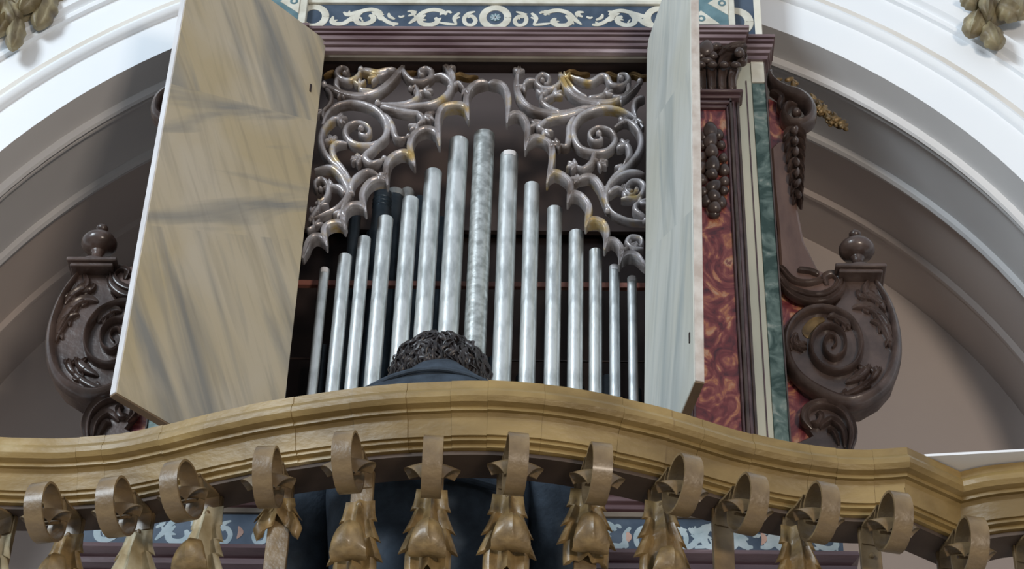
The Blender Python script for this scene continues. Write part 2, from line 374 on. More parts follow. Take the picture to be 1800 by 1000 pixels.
for k, sg in enumerate(segs):
    if len(sg) < 2: continue
    t = (sg[-1][0]-sg[0][0]).normalized()*.00012
    sg2 = [(sg[0][0]+t, sg[0][1])]+sg[1:-1]+[(sg[-1][0]-t, sg[-1][1])]
    if sg is segs[-1]: sg2[-1] = sg[-1]
    to_local(rail_mesh(sg2, random.uniform(-.0011, .0011), random.uniform(-.0011, .0011))).build('handrail_segment', 'rail', railing, 25)
to_local(rail_mesh([(Vector(fp[-1]), mA), (backR.xy, mB)])).build('handrail_segment', 'rail', railing, 25)
rr = offset_rows(rightp, mB, None)
to_local(rail_mesh(rr[:7])).build('handrail_segment', 'rail', railing, 25)
to_local(rail_mesh(rr[6:])).build('handrail_segment', 'rail', railing, 25)
lc = offset_rows([(-.93, -.53), (-.835, -.588)])
to_local(rail_mesh(lc)).build('handrail_segment', 'rail', railing, 25)
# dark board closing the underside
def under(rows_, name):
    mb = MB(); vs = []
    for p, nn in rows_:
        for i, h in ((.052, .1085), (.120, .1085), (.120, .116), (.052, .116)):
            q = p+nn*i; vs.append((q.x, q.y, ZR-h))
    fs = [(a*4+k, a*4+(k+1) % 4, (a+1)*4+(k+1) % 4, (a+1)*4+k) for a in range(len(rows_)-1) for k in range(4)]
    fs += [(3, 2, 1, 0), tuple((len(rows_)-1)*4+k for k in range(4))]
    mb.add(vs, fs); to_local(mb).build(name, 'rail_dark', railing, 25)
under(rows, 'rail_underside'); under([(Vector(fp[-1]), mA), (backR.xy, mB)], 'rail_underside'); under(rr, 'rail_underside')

# balusters: each is bar + scroll + leaf work, built in a local frame (outward = -Y)
ZC = 3.690-ZB; RB = .0505; ZBAR = ZR-.116-ZB
def scroll_rows():
    P = [(0, -.004, ZBAR-.035), (0, -.004, ZBAR-.014), (0, -.010, ZBAR-.003), (0, -.026, ZBAR-.003)]
    cy, cz = -.108, ZC; W = [.033]*4
    P += [(0, -.052, ZC+.046), ]; W += [.033]
    N = 34
    for i in range(N+1):
        t = i/N; a = math.radians(62-t*472)                       # over the top, down the front, round underneath and up inside
        r = RB*(1-.05*t) if t < .62 else RB*(1-.05*t)-(t-.62)*.075
        P.append((0, cy+r*math.cos(a), cz+r*math.sin(a)*1.02)); W.append(.033)
    return P, W
def make_scroll():
    mb = MB(); P, W = scroll_rows(); mb.strip(P, W, .0045); return mb
def make_scroll_tip():
    """flared leaf end curling out of the middle of the scroll"""
    mb = MB(); P, _ = scroll_rows(); p0 = P[-1]
    def fn(u, v):
        a = math.radians(200-u*175); s = (v-.5)*2; hw = .018+.036*math.sin(min(1, u*1.3)*math.pi/2)*(1-.75*abs(u-.62))
        droop = .014*abs(s)**2*(1-u*.3)
        return Vector((s*hw*(1-.15*u), p0[1]-.012+.017*math.cos(a), p0[2]+.002+.019*math.sin(a)-droop))
    mb.grid(fn, 10, 10, .002); return mb
def make_leaf(L=.15, w0=.026, w1=.046, n=4, curve=.012, split=.0):
    mb = MB()
    def fn(u, v):
        s = (v-.5)*2; saw = (u*n) % 1.0
        hw = (w0+(w1-w0)*math.sin(min(1, u*1.25)*math.pi/2)**1.5)*(1-.30*max(0, u-.75)/.25)*(.82+.30*saw if u > .18 else 1)
        y = -.008-curve*math.sin(u*math.pi*.75)-.006*math.cos(s*math.pi*2.5)*min(1, u*3)+.010*abs(s)**2*u-.007*math.exp(-(s*6)**2)
        return Vector((s*hw*1.0, y, -u*L-.018*(abs(s)**1.5)*min(1, u*3)*(.4+saw*.6)+split*(1-abs(s))*u*L))
    mb.grid(fn, 32, 16, .002); return mb
def make_bulb(wd=.030, ht=.066, dp=.028):
    """leaf tip folded forward and down"""
    mb = MB()
    def fn(u, v):
        s = (v-.5)*2; a = math.radians(70-u*205); hw = wd*(.40+.60*math.sin(min(1, u*1.5)*math.pi/2))*(1-.45*max(0, u-.72)/.28)*(1+.06*math.sin(u*26)*(u > .6))
        return Vector((s*hw, -.012-dp*.5-dp*math.cos(a)*(1-.42*s*s)-.003*math.exp(-(s*9)**2), ht*.5*math.sin(a)-.003*s*s))
    mb.grid(fn, 16, 14, .002); return mb
ME = {'bar': None}
m_ = MB(); m_.box(-.019, .019, -.004, .004, 0, ZBAR, .001); ME['bar'] = m_.mesh('baluster', 'iron')
ME['bar_wide'] = ME['bar']
ME['scroll'] = make_scroll().mesh('scroll', 'iron', 50); ME['tip'] = make_scroll_tip().mesh('scroll_leaf_tip', 'iron', 60)
ME['rivet'] = None
m_ = MB(); m_.blob((0, 0, 0), (.0052, .004, .0052), 0, 8, 5); ME['rivet'] = m_.mesh('rivet', 'iron')
ME['leaf'] = make_leaf().mesh('acanthus_leaf', 'leaf', 50)
ME['leaf_long'] = make_leaf(.19, .025, .044, 6, .014).mesh('acanthus_leaf', 'leaf_pale', 50)
ME['leaf_grey'] = make_leaf(.13, .023, .048, 3, .012).mesh('acanthus_leaf', 'leaf_pale', 50)
ME['collar'] = make_leaf(.062, .024, .044, 2, .010, .35).mesh('acanthus_leaf', 'leaf', 50)
ME['bulb'] = make_bulb().mesh('leaf_tip', 'leaf', 60)
def inst(name, me, parent, loc=(0, 0, 0), sc=None, label=None):
    o = D.objects.new(name, me); COL.objects.link(o); o.parent = parent; o.location = loc
    if sc: o.scale = sc
    if label: o['label'] = label
    return o
ring_px = [(-70, 905), (80, 900), (205, 890), (320, 862), (472, 838), (612, 812), (760, 820), (906, 815), (1050, 832), (1200, 852), (1315, 885), (1440, 900), (1570, 917), (1705, 960), (1850, 950)]
bar_px = [(8, 950), (125, 950), (250, 935), (372, 900), (487, 960), (635, 890), (752, 985), (892, 873), (1028, 985), (1157, 890), (1270, 930), (1392, 900), (1528, 950), (1662, 960), (1797, 960)]
#        kind, leaf z offset px y (top), bulb px y centre or None, rivet px y
spec = [('grey', 955, None, 945), ('leaf', 952, 1000, 942), ('grey', 945, None, 937), ('long', 905, 972, 903), ('collar', 888, None, None), ('leaf', 893, 945, 889),
        ('leaf', 872, 940, None), ('leaf', 882, 930, 873), ('leaf', 872, 930, None), ('leaf', 895, 985, 889), (None, 0, None, None), ('leaf', 938, None, None), (None, 0, None, 973),
        (None, 0, None, None), (None, 0, None, None)]
for i, (rp, bp, sp) in enumerate(zip(ring_px, bar_px, spec)):
    c = PZ(*rp, ZC+ZB)
    # direction from the bar to the ring: solve for the bar point on the ray through bp at distance .108 behind the ring
    best = None
    for ang in range(-600, 601):
        a = math.radians(ang/10); q = Vector((c.x+math.sin(a)*.108, c.y+math.cos(a)*.108, 0))
        d = ray(*bp); y_at = q.y; w_ = CAM+d*((y_at-CAM.y)/d.y); e = abs(w_.x-q.x)
        if best is None or e < best[0]: best = (e, a, q)
    _, a, q = best
    bt = empty('baluster', (q.x, q.y+.6, 0), railing, -a)
    bar = inst('bar', ME['bar'], bt); inst('scroll', ME['scroll'], bt); inst('scroll_leaf_tip', ME['tip'], bt)
    kind, ly, by, ry = sp
    def zl(py): return PY(bp[0], py, q.y-.01).z-ZB
    if kind:
        me = {'leaf': 'leaf', 'grey': 'leaf_grey', 'long': 'leaf_long', 'collar': 'collar'}[kind]
        inst('acanthus_leaf', ME[me], bt, (0, 0, zl(ly-13)), (1+random.uniform(-.06, .06), 1, 1+random.uniform(-.05, .1)))
    if by: inst('leaf_tip', ME['bulb'], bt, (random.uniform(-.004, .004), -.012, PY(bp[0], by, q.y-.045).z-ZB), (random.uniform(.9, 1.12), 1, random.uniform(.9, 1.1)))
    if ry: inst('rivet', ME['rivet'], bt, (0, -.006 if not kind else -.014, zl(ry)))
b = MB(); b.strip([(x, y, .02) for x, y in [(p.x+nn.x*.1, p.y+nn.y*.1+.6) for p, nn in rows[::3]]], [.03]*len(rows[::3]), .012, (0, 0, 1))
b.build('bottom_bar', 'iron', railing)
b = MB(); b.box(-1.9, 1.95, -.86, .88, ZB-.12, ZB); struct(b, 'floor_balcony', 'plaster_grey', 0)

# white board resting on the right part of the rail
p0 = PZ(1612, 794, ZR+.014); p1 = PZ(1800, 784, ZR+.014)
b = MB(); dx = (p1-p0).normalized(); e = p0+dx*.60; f0 = p0+dx*.012
vs = []
for z in (ZR+.003, ZR+.008):
    vs += [(f0.x, f0.y, z), (e.x, e.y, z), (e.x+.01, e.y+.30, z), (f0.x+.1, f0.y+.30, z)]
b.add(vs, [(0, 3, 2, 1), (4, 5, 6, 7), (0, 1, 5, 4), (1, 2, 6, 5), (2, 3, 7, 6), (3, 0, 4, 7)])
tag(b.build('white_board', 'white', None, 0), 'thin white board lying on the railing beyond its right-hand corner', 'board')

# ---------------------------------------------------------------- organ case
case = empty('organ_case', (0, .1, ZB)); tag(case, 'carved and marbled wooden pipe organ case with open shutters in the arched niche', 'organ case')
def part(mb, name, m, parent=case, smooth=35, label=None):
    if parent is case: off = Vector((0, .1, ZB))
    else:
        off = Vector((0, .1, ZB))+(parent.location if parent.parent is case else Vector((0, 0, 0)))
    mb.v = [(x-off.x, y-off.y, z-off.z) for x, y, z in mb.v]
    return mb.build(name, m, parent, smooth, label)
def mir(pts, s): return [(x*s, z) for x, z in pts]
# body: sides, back, floor, roof
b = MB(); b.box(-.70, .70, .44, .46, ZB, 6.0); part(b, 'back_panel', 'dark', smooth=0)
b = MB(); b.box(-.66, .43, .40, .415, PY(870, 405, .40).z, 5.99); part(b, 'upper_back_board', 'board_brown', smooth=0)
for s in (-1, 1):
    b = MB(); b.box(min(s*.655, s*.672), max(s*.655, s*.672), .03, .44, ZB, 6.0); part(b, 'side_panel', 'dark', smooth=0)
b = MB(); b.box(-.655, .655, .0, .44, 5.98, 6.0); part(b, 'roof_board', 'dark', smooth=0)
b = MB(); b.box(-.655, .655, .03, .44, 4.20, 4.22); part(b, 'windchest', 'walnut', smooth=0)
# rack board behind the front pipes
zr_ = PY(870, 499, .14).z
b = MB(); b.box(-.64, .64, .14, .152, zr_-.007, zr_+.008, .001); part(b, 'pipe_rack', 'copper')
zc1 = PY(870, 572, .20).z
b = MB(); b.box(-.64, .64, .330, .334, zc1, zc1+.003); part(b, 'tension_wire', 'walnut')
# lower case with painted frieze
XL = .762
b = MB(); b.box(-XL, XL, .0, .40, ZB, 4.20); part(b, 'lower_case', 'walnut', smooth=0)
def moulding(name, prof, x0, x1, m='purple', parent=case, ret=True, yb=.02):
    """prof list of (y, z); front moulding from x0 to x1 with mitred returns by y offset"""
    mb = MB(); yb_ = max(p[0] for p in prof); n = len(prof); vs = []; fs = []
    for sgn, X in ((-1, x0), (1, x1)):
        for y, z in prof: vs.append((X+sgn*(yb_-y) if ret else X, y, z))
    if ret:
        for sgn, X in ((-1, x0), (1, x1)):
            for y, z in prof: vs.append((X+sgn*(yb_-y), yb_+yb, z))
    for k in range(n-1):
        fs.append((k, k+1, n+k+1, n+k))
        if ret: fs += [(k, 2*n+k, 2*n+k+1, k+1), (n+k, n+k+1, 3*n+k+1, 3*n+k)]
    if ret: fs += [tuple([0, n, 3*n, 2*n]), tuple([n-1, 2*n-1, 4*n-1, 3*n-1])]
    mb.add(vs, fs); return part(mb, name, m, parent, 20)
moulding('lower_moulding', [(.0, 4.20), (-.050, 4.20), (-.052, 4.188), (-.046, 4.176), (-.036, 4.170), (-.034, 4.160), (-.040, 4.155), (-.040, 4.146), (-.028, 4.140), (-.020, 4.132),
         (-.020, 4.122), (-.012, 4.118), (-.012, 4.108), (.0, 4.100)], -XL, XL)
b = MB(); b.box(-XL, XL, -.008, .0, 4.010-.006, 4.100-.012, .001); fr2 = part(b, 'painted_frieze', 'navy')
b = MB(); b.box(-XL, XL, -.014, .0, 4.088, 4.100, .001); part(b, 'frieze_fillet', 'lintel')
moulding('lower_moulding', [(.0, 4.004), (-.026, 4.004), (-.028, 3.994), (-.018, 3.984), (-.012, 3.980), (-.022, 3.972), (-.022, 3.960), (-.010, 3.950), (-.016, 3.944), (-.016, 3.932), (0, 3.925)], -XL, XL)
moulding('lower_moulding', [(.0, 3.86), (-.026, 3.86), (-.028, 3.84), (-.010, 3.82), (0, 3.80)], -XL, XL)
# painted scrollwork: thin painted strokes, reused for both friezes
def FU(u, v): return ((u-1660)/4.09/755, -(v-110)/4.09/755/.766*1.0)
fst = [([(430, 105), (425, 150), (462, 170), (515, 165), (550, 140), (585, 100)], 22), ([(505, 70), (540, 92), (600, 75), (700, 48), (765, 60), (800, 85)], 22),
       ([(650, 70), (606, 110), (620, 158), (680, 168), (730, 145), (735, 112), (700, 95)], 24), ([(720, 70), (775, 95), (830, 140), (880, 165), (930, 166)], 20),
       ([(760, 95), (790, 128), (830, 130)], 14), ([(850, 75), (858, 105), (900, 128)], 16), ([(925, 100), (945, 110), (970, 98)], 12),
       ([(990, 62), (1030, 62), (1045, 80), (1000, 100)], 16), ([(1008, 165), (1060, 122), (1110, 70), (1180, 48), (1250, 58), (1290, 88)], 22),
       ([(1130, 90), (1090, 130), (1115, 168), (1185, 172), (1225, 145), (1205, 112)], 24), ([(1240, 155), (1300, 165), (1370, 172)], 16),
       ([(1370, 172), (1350, 115), (1388, 70)], 18), ([(1350, 130), (1390, 105)], 14), ([(1505, 60), (1455, 78), (1425, 118), (1440, 165), (1490, 172), (1512, 135), (1480, 98), (1450, 112)], 18),
       ([(1250, 85), (1300, 62), (1325, 75)], 14), ([(590, 100), (560, 75)], 14), ([(640, 120), (660, 150)], 12)]
def paint_scrolls(x0, z0, sx, sz, y, m, parent, xmin, xmax):
    mb = MB()
    for pts, wd in fst:
        q = []
        for u, v in pts:
            X, Z = FU(u, v); q.append((x0+X*sx, z0+Z*sz))
        if min(p[0] for p in q) < xmin or max(p[0] for p in q) > xmax: continue
        ww = wd/4.09/755*1.6
        mb.relief(q, [ww*.55]+[ww*1.15]*(len(q)-2)+[ww*.8], y, .0012, .0004, 'flat', 5, .5)
        for k in (1, len(q)-2):                                     # leaf barbs
            if len(q) > 3:
                a, c = q[k], q[k+1] if k+1 < len(q) else q[k-1]; d = Vector((c[0]-a[0], c[1]-a[1])).normalized(); sgn = 1 if k == 1 else -1
                e = (a[0]-d.y*ww*1.1*sgn+d.x*ww*.7, a[1]+d.x*ww*1.1*sgn+d.y*ww*.7)
                mb.relief([a, ((a[0]+e[0])/2+d.x*.001, (a[1]+e[1])/2), e], [ww*.9, ww*.6, ww*.25], y, .0011, .0004, 'flat', 3, .5)
    return part(mb, 'painted_scrollwork', m, parent)
for k, xx in enumerate((-.44, -.02, .40, .78)):
    for sg in (1, -1):
        if k == 3 and sg == -1: continue
        paint_scrolls(xx+(.02*sg), 4.048, sg*1.0*.92, 1.08, -.008, 'pale_blue' if True else 'bone', fr2, -XL+.01, XL-.01)
for xx in (-.45, -.27, .05, .33, .42, .60):
    b = MB(); b.relief([(xx, 4.028), (xx+.006, 4.043), (xx, 4.058)], [.003, .012, .003], -.008, .0014, .0004, 'flat'); part(b, 'painted_bud', 'pink', fr2)

# pilasters and side strips
for s in (-1, 1):
    X = lambda a, b_: (min(s*a, s*b_), max(s*a, s*b_))
    pil = empty('pilaster', (0, 0, 0), case)
    x0, x1 = X(.408, .44); b = MB(); b.box(x0, x1, .012, .06, 4.20, 5.42, .001); part(b, 'jamb', 'dark', pil)
    x0, x1 = X(.44, .640); b = MB(); b.box(x0, x1, .010, .05, 4.20, 5.42, .001); part(b, 'cream_strip', 'cream', pil)
    x0, x1 = X(.6255, .6285); b = MB(); b.box(x0, x1, .008, .011, 4.20, 5.355); part(b, 'dark_line', 'purple', pil)
    x0, x1 = X(.6405, .672); b = MB(); b.box(x0, x1, .008, .05, 4.20, 5.347, .001); part(b, 'green_marbled_strip', 'green', pil)
    x0, x1 = X(.6405, .672); b = MB(); b.box(x0, x1, .006, .05, 5.349, 5.42, .001); part(b, 'cream_cap', 'cream_plain', pil)
    x0, x1 = X(.672, .675); b = MB(); b.box(x0, x1, .004, .05, 4.20, 5.42); part(b, 'edge_line', 'walnut', pil)
    x0, x1 = X(.455, .605); b = MB(); b.box(x0, x1, -.010, .012, 4.20, 5.27, .001); part(b, 'pilaster_body', 'purple', pil)
    x0, x1 = X(.478, .573); b = MB(); b.box(x0, x1, -.014, -.009, 4.20, 5.235, .001); part(b, 'red_marbled_panel', 'red', pil)
    for xa, xb, yy, mm in ((.573, .580, -.022, 'purple'), (.580, .588, -.028, 'walnut'), (.588, .594, -.020, 'purple'), (.598, .605, -.016, 'walnut'), (.471, .478, -.022, 'purple'), (.462, .471, -.028, 'walnut'), (.455, .462, -.020, 'purple')):
        x0, x1 = X(xa, xb); b = MB(); b.box(x0, x1, yy, -.008, 4.20, 5.262-(.012 if .47 < xa < .58 else 0), .002); part(b, 'panel_moulding', mm, pil)
    for za, zb, yy in ((5.236, 5.245, -.022), (5.245, 5.254, -.028), (5.254, 5.262, -.020)):
        x0, x1 = X(.462+(5.26-za)*.4, .594-(5.26-za)*.4); b = MB(); b.box(x0, x1, yy, -.008, za, zb, .002); part(b, 'panel_moulding', 'purple', pil)
    # astragal under the capital
    b = MB(); x0, x1 = X(.445, .614)
    b.box(x0, x1, -.040, .01, 5.272, 5.281, .003); b.box(x0+.006, x1-.006, -.030, .01, 5.262, 5.272, .003); part(b, 'astragal', 'purple', pil)
    # capital
    cap = MB(); zt = 5.285; cxp = .530
    cap.prism(mir([(.462, zt), (.598, zt), (.604, zt+.06), (.622, zt+.135), (.438, zt+.135), (.456, zt+.06)], s), -.022, .01, .004)
    for k in range(6):
        xx = .470+k*.024
        cap.relief(mir([(xx, zt+.002), (xx, zt+.035), (xx+(xx-cxp)*.12, zt+.068)], s), [.021, .022, .026], -.024, .015, .005, 'groove')
        cap.blob((s*(xx+(xx-cxp)*.14), -.046, zt+.068), (.013, .010, .008))
    cap.relief(mir([(.560, zt+.075), (.575, zt+.105), (.600, zt+.118), (.620, zt+.108), (.618, zt+.090), (.602, zt+.092)], s), [.014, .018, .02, .018, .014, .01], -.030, .018, .005, 'groove')
    cap.relief(mir([(.500, zt+.075), (.485, zt+.105), (.460, zt+.118), (.440, zt+.108), (.442, zt+.090), (.458, zt+.092)], s), [.014, .018, .02, .018, .014, .01], -.030, .018, .005, 'groove')
    cap.blob((s*.608, -.056, zt+.100), (.013, .012, .013)); cap.blob((s*.452, -.056, zt+.100), (.013, .012, .013))
    cap.blob((s*cxp, -.058, zt+.112), (.020, .014, .026), .2); cap.blob((s*(cxp-.024), -.05, zt+.125), (.014, .012, .010), .4); cap.blob((s*(cxp+.024), -.05, zt+.125), (.014, .012, .010), -.4)
    cap.blob((s*(cxp-.014), -.052, zt+.094), (.014, .01, .012)); cap.blob((s*(cxp+.014), -.052, zt+.094), (.014, .01, .012)); cap.blob((s*cxp, -.05, zt+.078), (.017, .01, .009))
    cap.relief(mir([(.438, zt+.128), (.48, zt+.118), (.53, zt+.128), (.58, zt+.122), (.628, zt+.134)], s), [.012]*5, -.046, .01, .03, 'groove')
    cap.relief(mir([(.560, zt+.100), (.590, zt+.132), (.626, zt+.140)], s), [.008, .012, .010], -.046, .010, .02, 'groove')
    part(cap, 'capital', 'walnut', pil, 50)
    # carved drop of fruit and leaves
    dr = MB(); rnd = random.Random(3)
    zt0, zb0 = PY(1257, 235, -.03).z, PY(1257, 372, -.03).z
    dr.relief([(s*.535, zt0+.035), (s*.535, zt0)], [.016, .016], -.014, .008, .002)
    part(dr, 'garland_stem', 'walnut', pil, 60)
    for k in range(8):
        t = k/7; zz = zt0+(zb0-zt0)*t; wdt = (.020, .026, .030, .031, .030, .027, .019, .007)[k]
        for dx_, dy_, rr_ in ((-wdt*.85, -.022, .013), (wdt*.85, -.022, .013), (rnd.uniform(-.003, .003), -.031, .0165)):
            if k == 7 and dx_ > .004: continue
            if k == 7: dx_ = 0
            dr = MB(); c_ = rr_*rnd.uniform(.9, 1.12); dr.blob((s*(.535+dx_), dy_, zz+rnd.uniform(-.006, .006)+(0 if abs(dx_) > .01 else .009)), (c_, c_*.95, c_*rnd.uniform(.9, 1.5)), rnd.uniform(-.9, .9), 10, 7, rnd.choice((0, .35)))
            part(dr, 'carved_fruit', 'walnut', pil, 60)

# main cornice, built as bands following a stepped plan
ZT = 5.484
plan = [(-.700, .06), (-.700, -.022), (-.636, -.022), (-.636, -.052), (-.424, -.052), (-.424, -.042), (.424, -.042), (.424, -.052), (.636, -.052), (.636, -.022), (.700, -.022), (.700, .06)]
cprof = [(0, 0), (0, .009), (.010, .010), (.010, .013), (.003, .014), (.003, .021), (.014, .022), (.014, .026), (.006, .027), (.008, .036), (.019, .038), (.019, .041), (.012, .042), (.014, .050), (.024, .052), (.024, .055), (.018, .056), (.020, .066), (.038, .067)]
def plan_sweep(plan, prof, ztop):
    mb = MB(); n = len(plan); m = len(prof); vs = []; fs = []
    for i, p in enumerate(plan):
        P = Vector(p); a = Vector(plan[i-1]) if i else None; c = Vector(plan[i+1]) if i < n-1 else None
        d1 = (P-a).normalized() if a else (c-P).normalized(); d2 = (c-P).normalized() if c else d1
        n1 = Vector((-d1.y, d1.x)); n2 = Vector((-d2.y, d2.x)); mm = (n1+n2).normalized(); mm = mm/max(.3, mm.dot(n1))
        for o_, h in prof: q = P+mm*o_; vs.append((q.x, q.y, ztop-h))
    for i in range(n-1):
        for k in range(m-1): fs.append((i*m+k, i*m+k+1, (i+1)*m+k+1, (i+1)*m+k))
    mb.add(vs, fs); return mb
part(plan_sweep(plan, cprof, ZT), 'cornice', 'purple_light', smooth=20)
b = MB(); b.add([(x, y, ZT-.0005) for x, y in plan], [tuple(range(len(plan)))]); b.box(-.66, .66, 0, .05, ZT-.066, ZT-.001); part(b, 'cornice_top', 'dark', smooth=0)
b = MB(); b.box(-.41, .41, -.010, .004, 5.410, 5.421, .002); part(b, 'lintel', 'lintel')
# pedestal frieze above the cornice
b = MB(); b.box(-.672, .672, -.004, .03, ZT, 5.66, .001); fz = part(b, 'painted_frieze', 'navy')
b = MB(); b.box(-.44, .44, -.012, -.004, 5.600, 5.612, .001); part(b, 'white_fillet', 'bone')
b = MB(); b.box(-.44, .44, -.006, -.004, 5.612, 5.66, .0005); part(b, 'beige_band', 'cream_plain')
zf = 5.556
for sg in (1, -1): paint_scrolls(.0225, zf, sg, 1, -.0045, 'bone', fz, -.445, .445)
def ring(cx_, cz_, r0, r1, y, m, parent, name, a0=0, a1=360):
    mb = MB(); n = 28; pts = [(cx_+math.cos(math.radians(a0+(a1-a0)*k/n))*(r0+r1)/2, cz_+math.sin(math.radians(a0+(a1-a0)*k/n))*(r0+r1)/2*1.12) for k in range(n+1)]
    mb.relief(pts, [r1-r0]*len(pts), y, .0014, .0004, 'flat', 1, 1); return part(mb, name, m, parent)
ring(.0225, zf, .0215, .040, -.0045, 'bone', fz, 'painted_ring')
b = MB(); b.relief([(.0225-.012, zf), (.0225, zf), (.0225+.012, zf)], [.02, .024, .02], -.0045, .0012, .0004, 'flat'); part(b, 'painted_disc', 'teal', fz)
for k in range(4):
    a = k*math.pi/4; b = MB(); b.relief([(.0225-.013*math.cos(a), zf-.013*math.sin(a)), (.0225+.013*math.cos(a), zf+.013*math.sin(a))], [.003, .003], -.0058, .0008, .0003, 'flat', 2, 1); part(b, 'painted_petal', 'pale_blue', fz)
for s in (-1, 1):
    X = lambda a, b_: (min(s*a, s*b_), max(s*a, s*b_))
    ring(s*.425, zf, .0215, .040, -.0045, 'bone', fz, 'painted_ring', 0, 360)
    x0, x1 = X(.440, .606); b = MB(); b.box(x0, x1, -.026, .0, ZT, 5.67, .001); blk = part(b, 'pedestal_block', 'bone', label='white painted pedestal block with teal diamond pattern')
    x0, x1 = X(.458, .590); b = MB(); b.box(x0, x1, -.0275, -.025, ZT, 5.655, .0005); part(b, 'pedestal_panel', 'teal', blk)
    cxp = .524*s; zc_ = 5.585
    for dx_, dz_ in ((-.047, 0), (.047, 0), (0, .047), (0, -.052)):
        b = MB(); px_, pz_ = cxp+dx_, zc_+dz_
        tri = {True: [(px_+math.copysign(.019, dx_), pz_-.042), (px_+math.copysign(.019, dx_), pz_+.042), (px_-math.copysign(.030, dx_), pz_)]}.get(dx_ != 0) or \
              [(px_-.045, pz_+math.copysign(.022, dz_)), (px_+.045, pz_+math.copysign(.022, dz_)), (px_, pz_-math.copysign(.026, dz_))]
        b.prism(tri, -.0290, -.027, .0005); part(b, 'painted_triangle', 'bone', blk)
        ring(px_+dx_*.1, pz_+dz_*.05, .0045, .010, -.029, 'teal', blk, 'painted_ring')
    x0, x1 = X(.655, .672); b = MB(); b.box(x0, x1, -.008, .0, ZT, 5.66, .001); part(b, 'cream_edge', 'cream_plain')
    ring(s*.607, 5.545, .024, .046, -.0045, 'bone', fz, 'painted_ring')

# shutters
def shutter(hinge, tip, z0, z1, side, m, edge_m, lab):
    h = Vector(hinge); t = Vector(tip); d = t-h; wdt = d.length; a = math.atan2(d.y, d.x)
    e = empty('shutter', (h.x, h.y-.1, z0-ZB), case, a); e['label'] = lab
    H = z1-z0; th = .020*side
    b = MB(); b.box(.002, wdt, min(0, th), max(0, th), 0, H, .0015); b.build('shutter_panel', m, e)
    b = MB(); y0, y1 = min(.0015*side, th-.001*side), max(.0015*side, th-.001*side)
    b.box(wdt, wdt+.003, y0, y1, .001, H-.001, .0008); b.build('edge_strip', edge_m, e)
    b = MB(); b.box(.004, wdt+.002, y0, y1, -.003, 0, .0005); b.build('bottom_edge', 'door_under', e)
    for zz in (.25, 1.05):
        b = MB(); b.tube([(0, th*.5-.001, zz-.02), (0, th*.5-.001, zz+.02)], [.006, .006], 8); b.build('hinge', 'walnut', e)
    kx, kz = (.030, 1.105) if side < 0 else (wdt-.03, .115)
    b = MB(); b.box(kx, kx+.005, 0 if side < 0 else -.002, .002 if side < 0 else 0, kz, kz+.024); b.build('keyhole', 'dark', e)
    return e
sh1 = shutter((-.382, -.022), (-.660, -.328), 4.15, 5.452, -1, 'door_warm', 'door_edge_white', 'warm grey marbled shutter swung wide open on the left')
sh2 = shutter((.365, -.022), (.449, -.420), 4.120, 5.452, 1, 'door_pale', 'door_edge', 'pale bluish marbled shutter standing straight out on the right')

sh2.rotation_euler.x = -.020
# carved pipe shade (tracery)
YS = .030
def TA(u, v): p = PY(560+u/3.227, 90+v/3.227, YS-.01); return (p.x, p.z)
def TB(u, v): p = PY(850+u/2.564, 90+v/2.564, YS-.01); return (p.x, p.z)
def TC(u, v): p = PY(520+u/5.263, 280+v/5.263, YS-.01); return (p.x, p.z)
def tracery(name, lab, borders, scrolls, leaves):
    e = empty(name, (0, 0, 0), case); e['label'] = lab
    for T, pts, wd in borders:
        b = MB(); q = [T(*p) for p in pts]; b.relief(q, [wd*.85]+[wd]*(len(q)-2)+[wd*.45], YS, .014, .022, 'groove', 6, .3); part(b, 'cusped_border', 'silver', e, 50)
    for T, pts, wd in scrolls:
        b = MB(); q = [T(*p) for p in pts]; n = len(q); wl = [wd*1.1*(.68+.45*math.sin(math.pi*min(1, (k+.4)/n*1.25))) for k in range(n)]
        wl[-1] = max(wl[-1]*.8, wd*.55)
        b.relief(q, wl, YS+random.uniform(-.003, .001), .013, .018, 'groove' if wd > .014 else 'round', 5, .35)
        a, c = Vector(q[-2]), Vector(q[-1]); L_ = c-a
        if wd < .0145 and len(q) < 6:                                # leaf end: three lobes
            L_.normalize()
            for an in (-1.0, -.2, .7):
                dd = Vector((L_.x*math.cos(an)-L_.y*math.sin(an), L_.x*math.sin(an)+L_.y*math.cos(an)))
                b.relief([tuple(c-L_*.003), tuple(c+dd*.011), tuple(c+dd*.021)], [wd*.8, wd*.9, wd*.25], YS-.002, .011, .016, 'round', 3)
        else:
            b.blob((c.x, YS-.004, c.y), (wd*.55, .012, wd*.55), 0, 10, 6)
        part(b, 'carved_scroll', 'silver', e, 50)
    for T, (u, v), ang, sz in leaves:
        x, z = T(u, v); b = MB()
        for k in (-1, 0, 1):
            a = math.radians(ang+k*46); l = sz*(1.25-.25*abs(k))
            b.relief([(x, z), (x+math.cos(a)*l*.55, z+math.sin(a)*l*.55), (x+math.cos(a+.2*k)*l, z+math.sin(a+.2*k)*l)], [.009, .012, .004], YS-.002, .012, .016, 'groove', 3)
        part(b, 'carved_leaf', 'silver', e, 50)
    return e
A, Bc, Cc = TA, TB, TC
